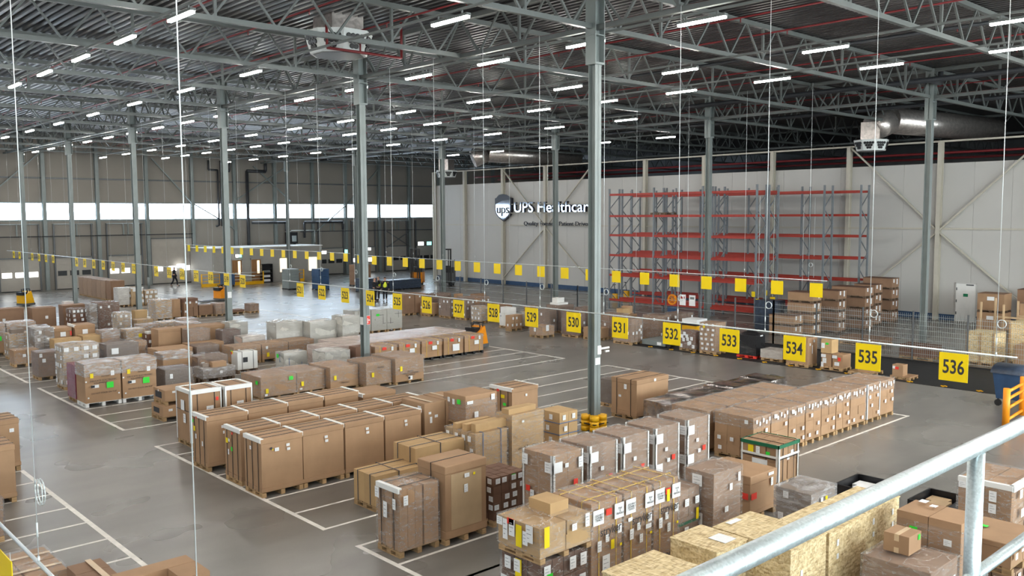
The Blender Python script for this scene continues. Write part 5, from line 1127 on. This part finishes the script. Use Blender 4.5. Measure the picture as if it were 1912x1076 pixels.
# ---------------------------------------------------------------- people
def skin_mesh(name, joints, bones, mat, parent, sub=2):
    me=bpy.data.meshes.new(name); me.from_pydata([j[0] for j in joints],bones,[]); me.materials.append(M[mat])
    o=bpy.data.objects.new(name,me); C.objects.link(o); o.parent=parent
    md=o.modifiers.new('skin','SKIN'); md.use_smooth_shade=True
    for v,j in zip(me.skin_vertices[0].data,joints): v.radius=(j[1],j[2] if len(j)>2 else j[1])
    me.skin_vertices[0].data[0].use_root=True
    s=o.modifiers.new('sub','SUBSURF'); s.levels=sub; s.render_levels=sub
    return o
def person(lab,x,y,rz,stride=0,vest=None,arms=0,s=1.0):
    o=thing('person',lab,'person',(x,y,0),rz,'people in the hall'); o.scale=(s,s,s)
    a=stride
    hipL,hipR=(0,.1,.93),(0,-.1,.93); kL,kR=(.55*a,.1,.50),(-.2*a,-.1,.50); aL,aR=(.62*a,.1,.09),(-.85*a,-.1,.10+.06*a); tL,tR=(.62*a+.17,.12,.04),(-.85*a+.15,-.12,.04)
    shL,shR=(0,.19,1.43),(0,-.19,1.43)
    eL,eR=(.08-.3*a,.27,1.16),(.08+.3*a,-.27,1.16)
    if arms: wL,wR=(.30,.12,1.12),(.30,-.12,1.12)
    else: wL,wR=(.16-.45*a,.27,.90),(.16+.45*a,-.27,.90)
    J=[((0,0,.98),.13,.10),((0,0,1.18),.12,.10),((0,0,1.38),.14,.10),((0,0,1.50),.06),((.01,0,1.58),.075),((.03,0,1.68),.095,.085),((.02,0,1.76),.07),
       (hipL,.085),(kL,.058),(aL,.04),(tL,.035),(hipR,.085),(kR,.058),(aR,.04),(tR,.035),(shL,.062),(eL,.045),(wL,.032),(shR,.062),(eR,.045),(wR,.032)]
    Bn=[(0,1),(1,2),(2,3),(3,4),(4,5),(5,6),(0,7),(7,8),(8,9),(9,10),(0,11),(11,12),(12,13),(13,14),(2,15),(15,16),(16,17),(2,18),(18,19),(19,20)]
    # hands: palm with five fingers
    for (wi,wv,sg) in ((17,wL,1),(20,wR,-1)):
        d=(Vector(wv)-Vector(eL if sg>0 else eR)).normalized(); p=Vector(wv)+d*.07; pi=len(J); J.append((tuple(p),.026,.016)); Bn.append((wi,pi))
        side=Vector((0,0,1)).cross(d); side=side.normalized() if side.length>.05 else Vector((1,0,0))
        for k,ln in enumerate((.07,.085,.09,.08)):
            q=p+d*ln+side*(k-1.5)*.018; J.append((tuple(q),.008)); Bn.append((pi,len(J)-1))
        q=p+side*-.045+d*.02; J.append((tuple(q),.009)); Bn.append((pi,len(J)-1))
    skin_mesh('body',J,Bn,'skin',o)
    T=[((0,0,.98),.155,.125),(hipL,.105),(kL,.078),((aL[0],aL[1],aL[2]+.03),.065),(hipR,.105),(kR,.078),((aR[0],aR[1],aR[2]+.03),.065)]
    skin_mesh('trousers',T,[(0,1),(1,2),(2,3),(0,4),(4,5),(5,6)],'cloth',o)
    Jk=[((0,0,.95),.165,.135),((0,0,1.18),.15,.125),((0,0,1.38),.165,.125),((0,0,1.47),.09),(shL,.085),(eL,.062),(wL,.045),(shR,.085),(eR,.062),(wR,.045)]
    skin_mesh('jacket',Jk,[(0,1),(1,2),(2,3),(2,4),(4,5),(5,6),(2,7),(7,8),(8,9)],'cloth',o)
    if vest:
        skin_mesh('hi_vis_vest',[((0,0,.93),.185,.155),((0,0,1.18),.172,.148),((0,0,1.38),.19,.15),((0,.10,1.46),.10),((0,-.10,1.46),.10)],[(0,1),(1,2),(2,3),(2,4)],'hivis',o)
    skin_mesh('hair',[((.0,0,1.73),.10,.095),((-.04,0,1.67),.085)],[(0,1)],'hair',o)
    for t in (tL,tR):
        skin_mesh('shoe',[((t[0]-.17,t[1],.06),.05),((t[0]-.05,t[1],.05),.05),((t[0]+.05,t[1],.04),.042)],[(0,1),(1,2)],'rubber',o,1)
    f=MB(); 
    for yy in (-.035,.035): f.tube((.115,yy,1.69),(.128,yy,1.69),.012,6)
    f.build('eyes','ink',o); MB().tube((.11,0,1.67),(.15,0,1.645),.016,6).build('nose','skin',o); MB().box(.105,.122,-.028,.028,1.605,1.617).build('mouth','rackred',o)
    MB().tube((.0,.09,1.66),(.0,.112,1.66),.03,6).tube((.0,-.09,1.66),(.0,-.112,1.66),.03,6).build('ears','skin',o)
    return o
person('person in dark clothes walking past the tall dock door',31.3,78.7,-.7,.35)
person('person in dark clothes, left of the group of three by the fence',35.85,53.6,-1.2,0,None,1)
person('person in hi-vis vest and dark trousers, middle of the group of three',36.95,54.7,2.6,0,True,1)
person('person in bright hi-vis vest seen from behind, right of the group of three',37.0,53.95,.9,.08,True,0)
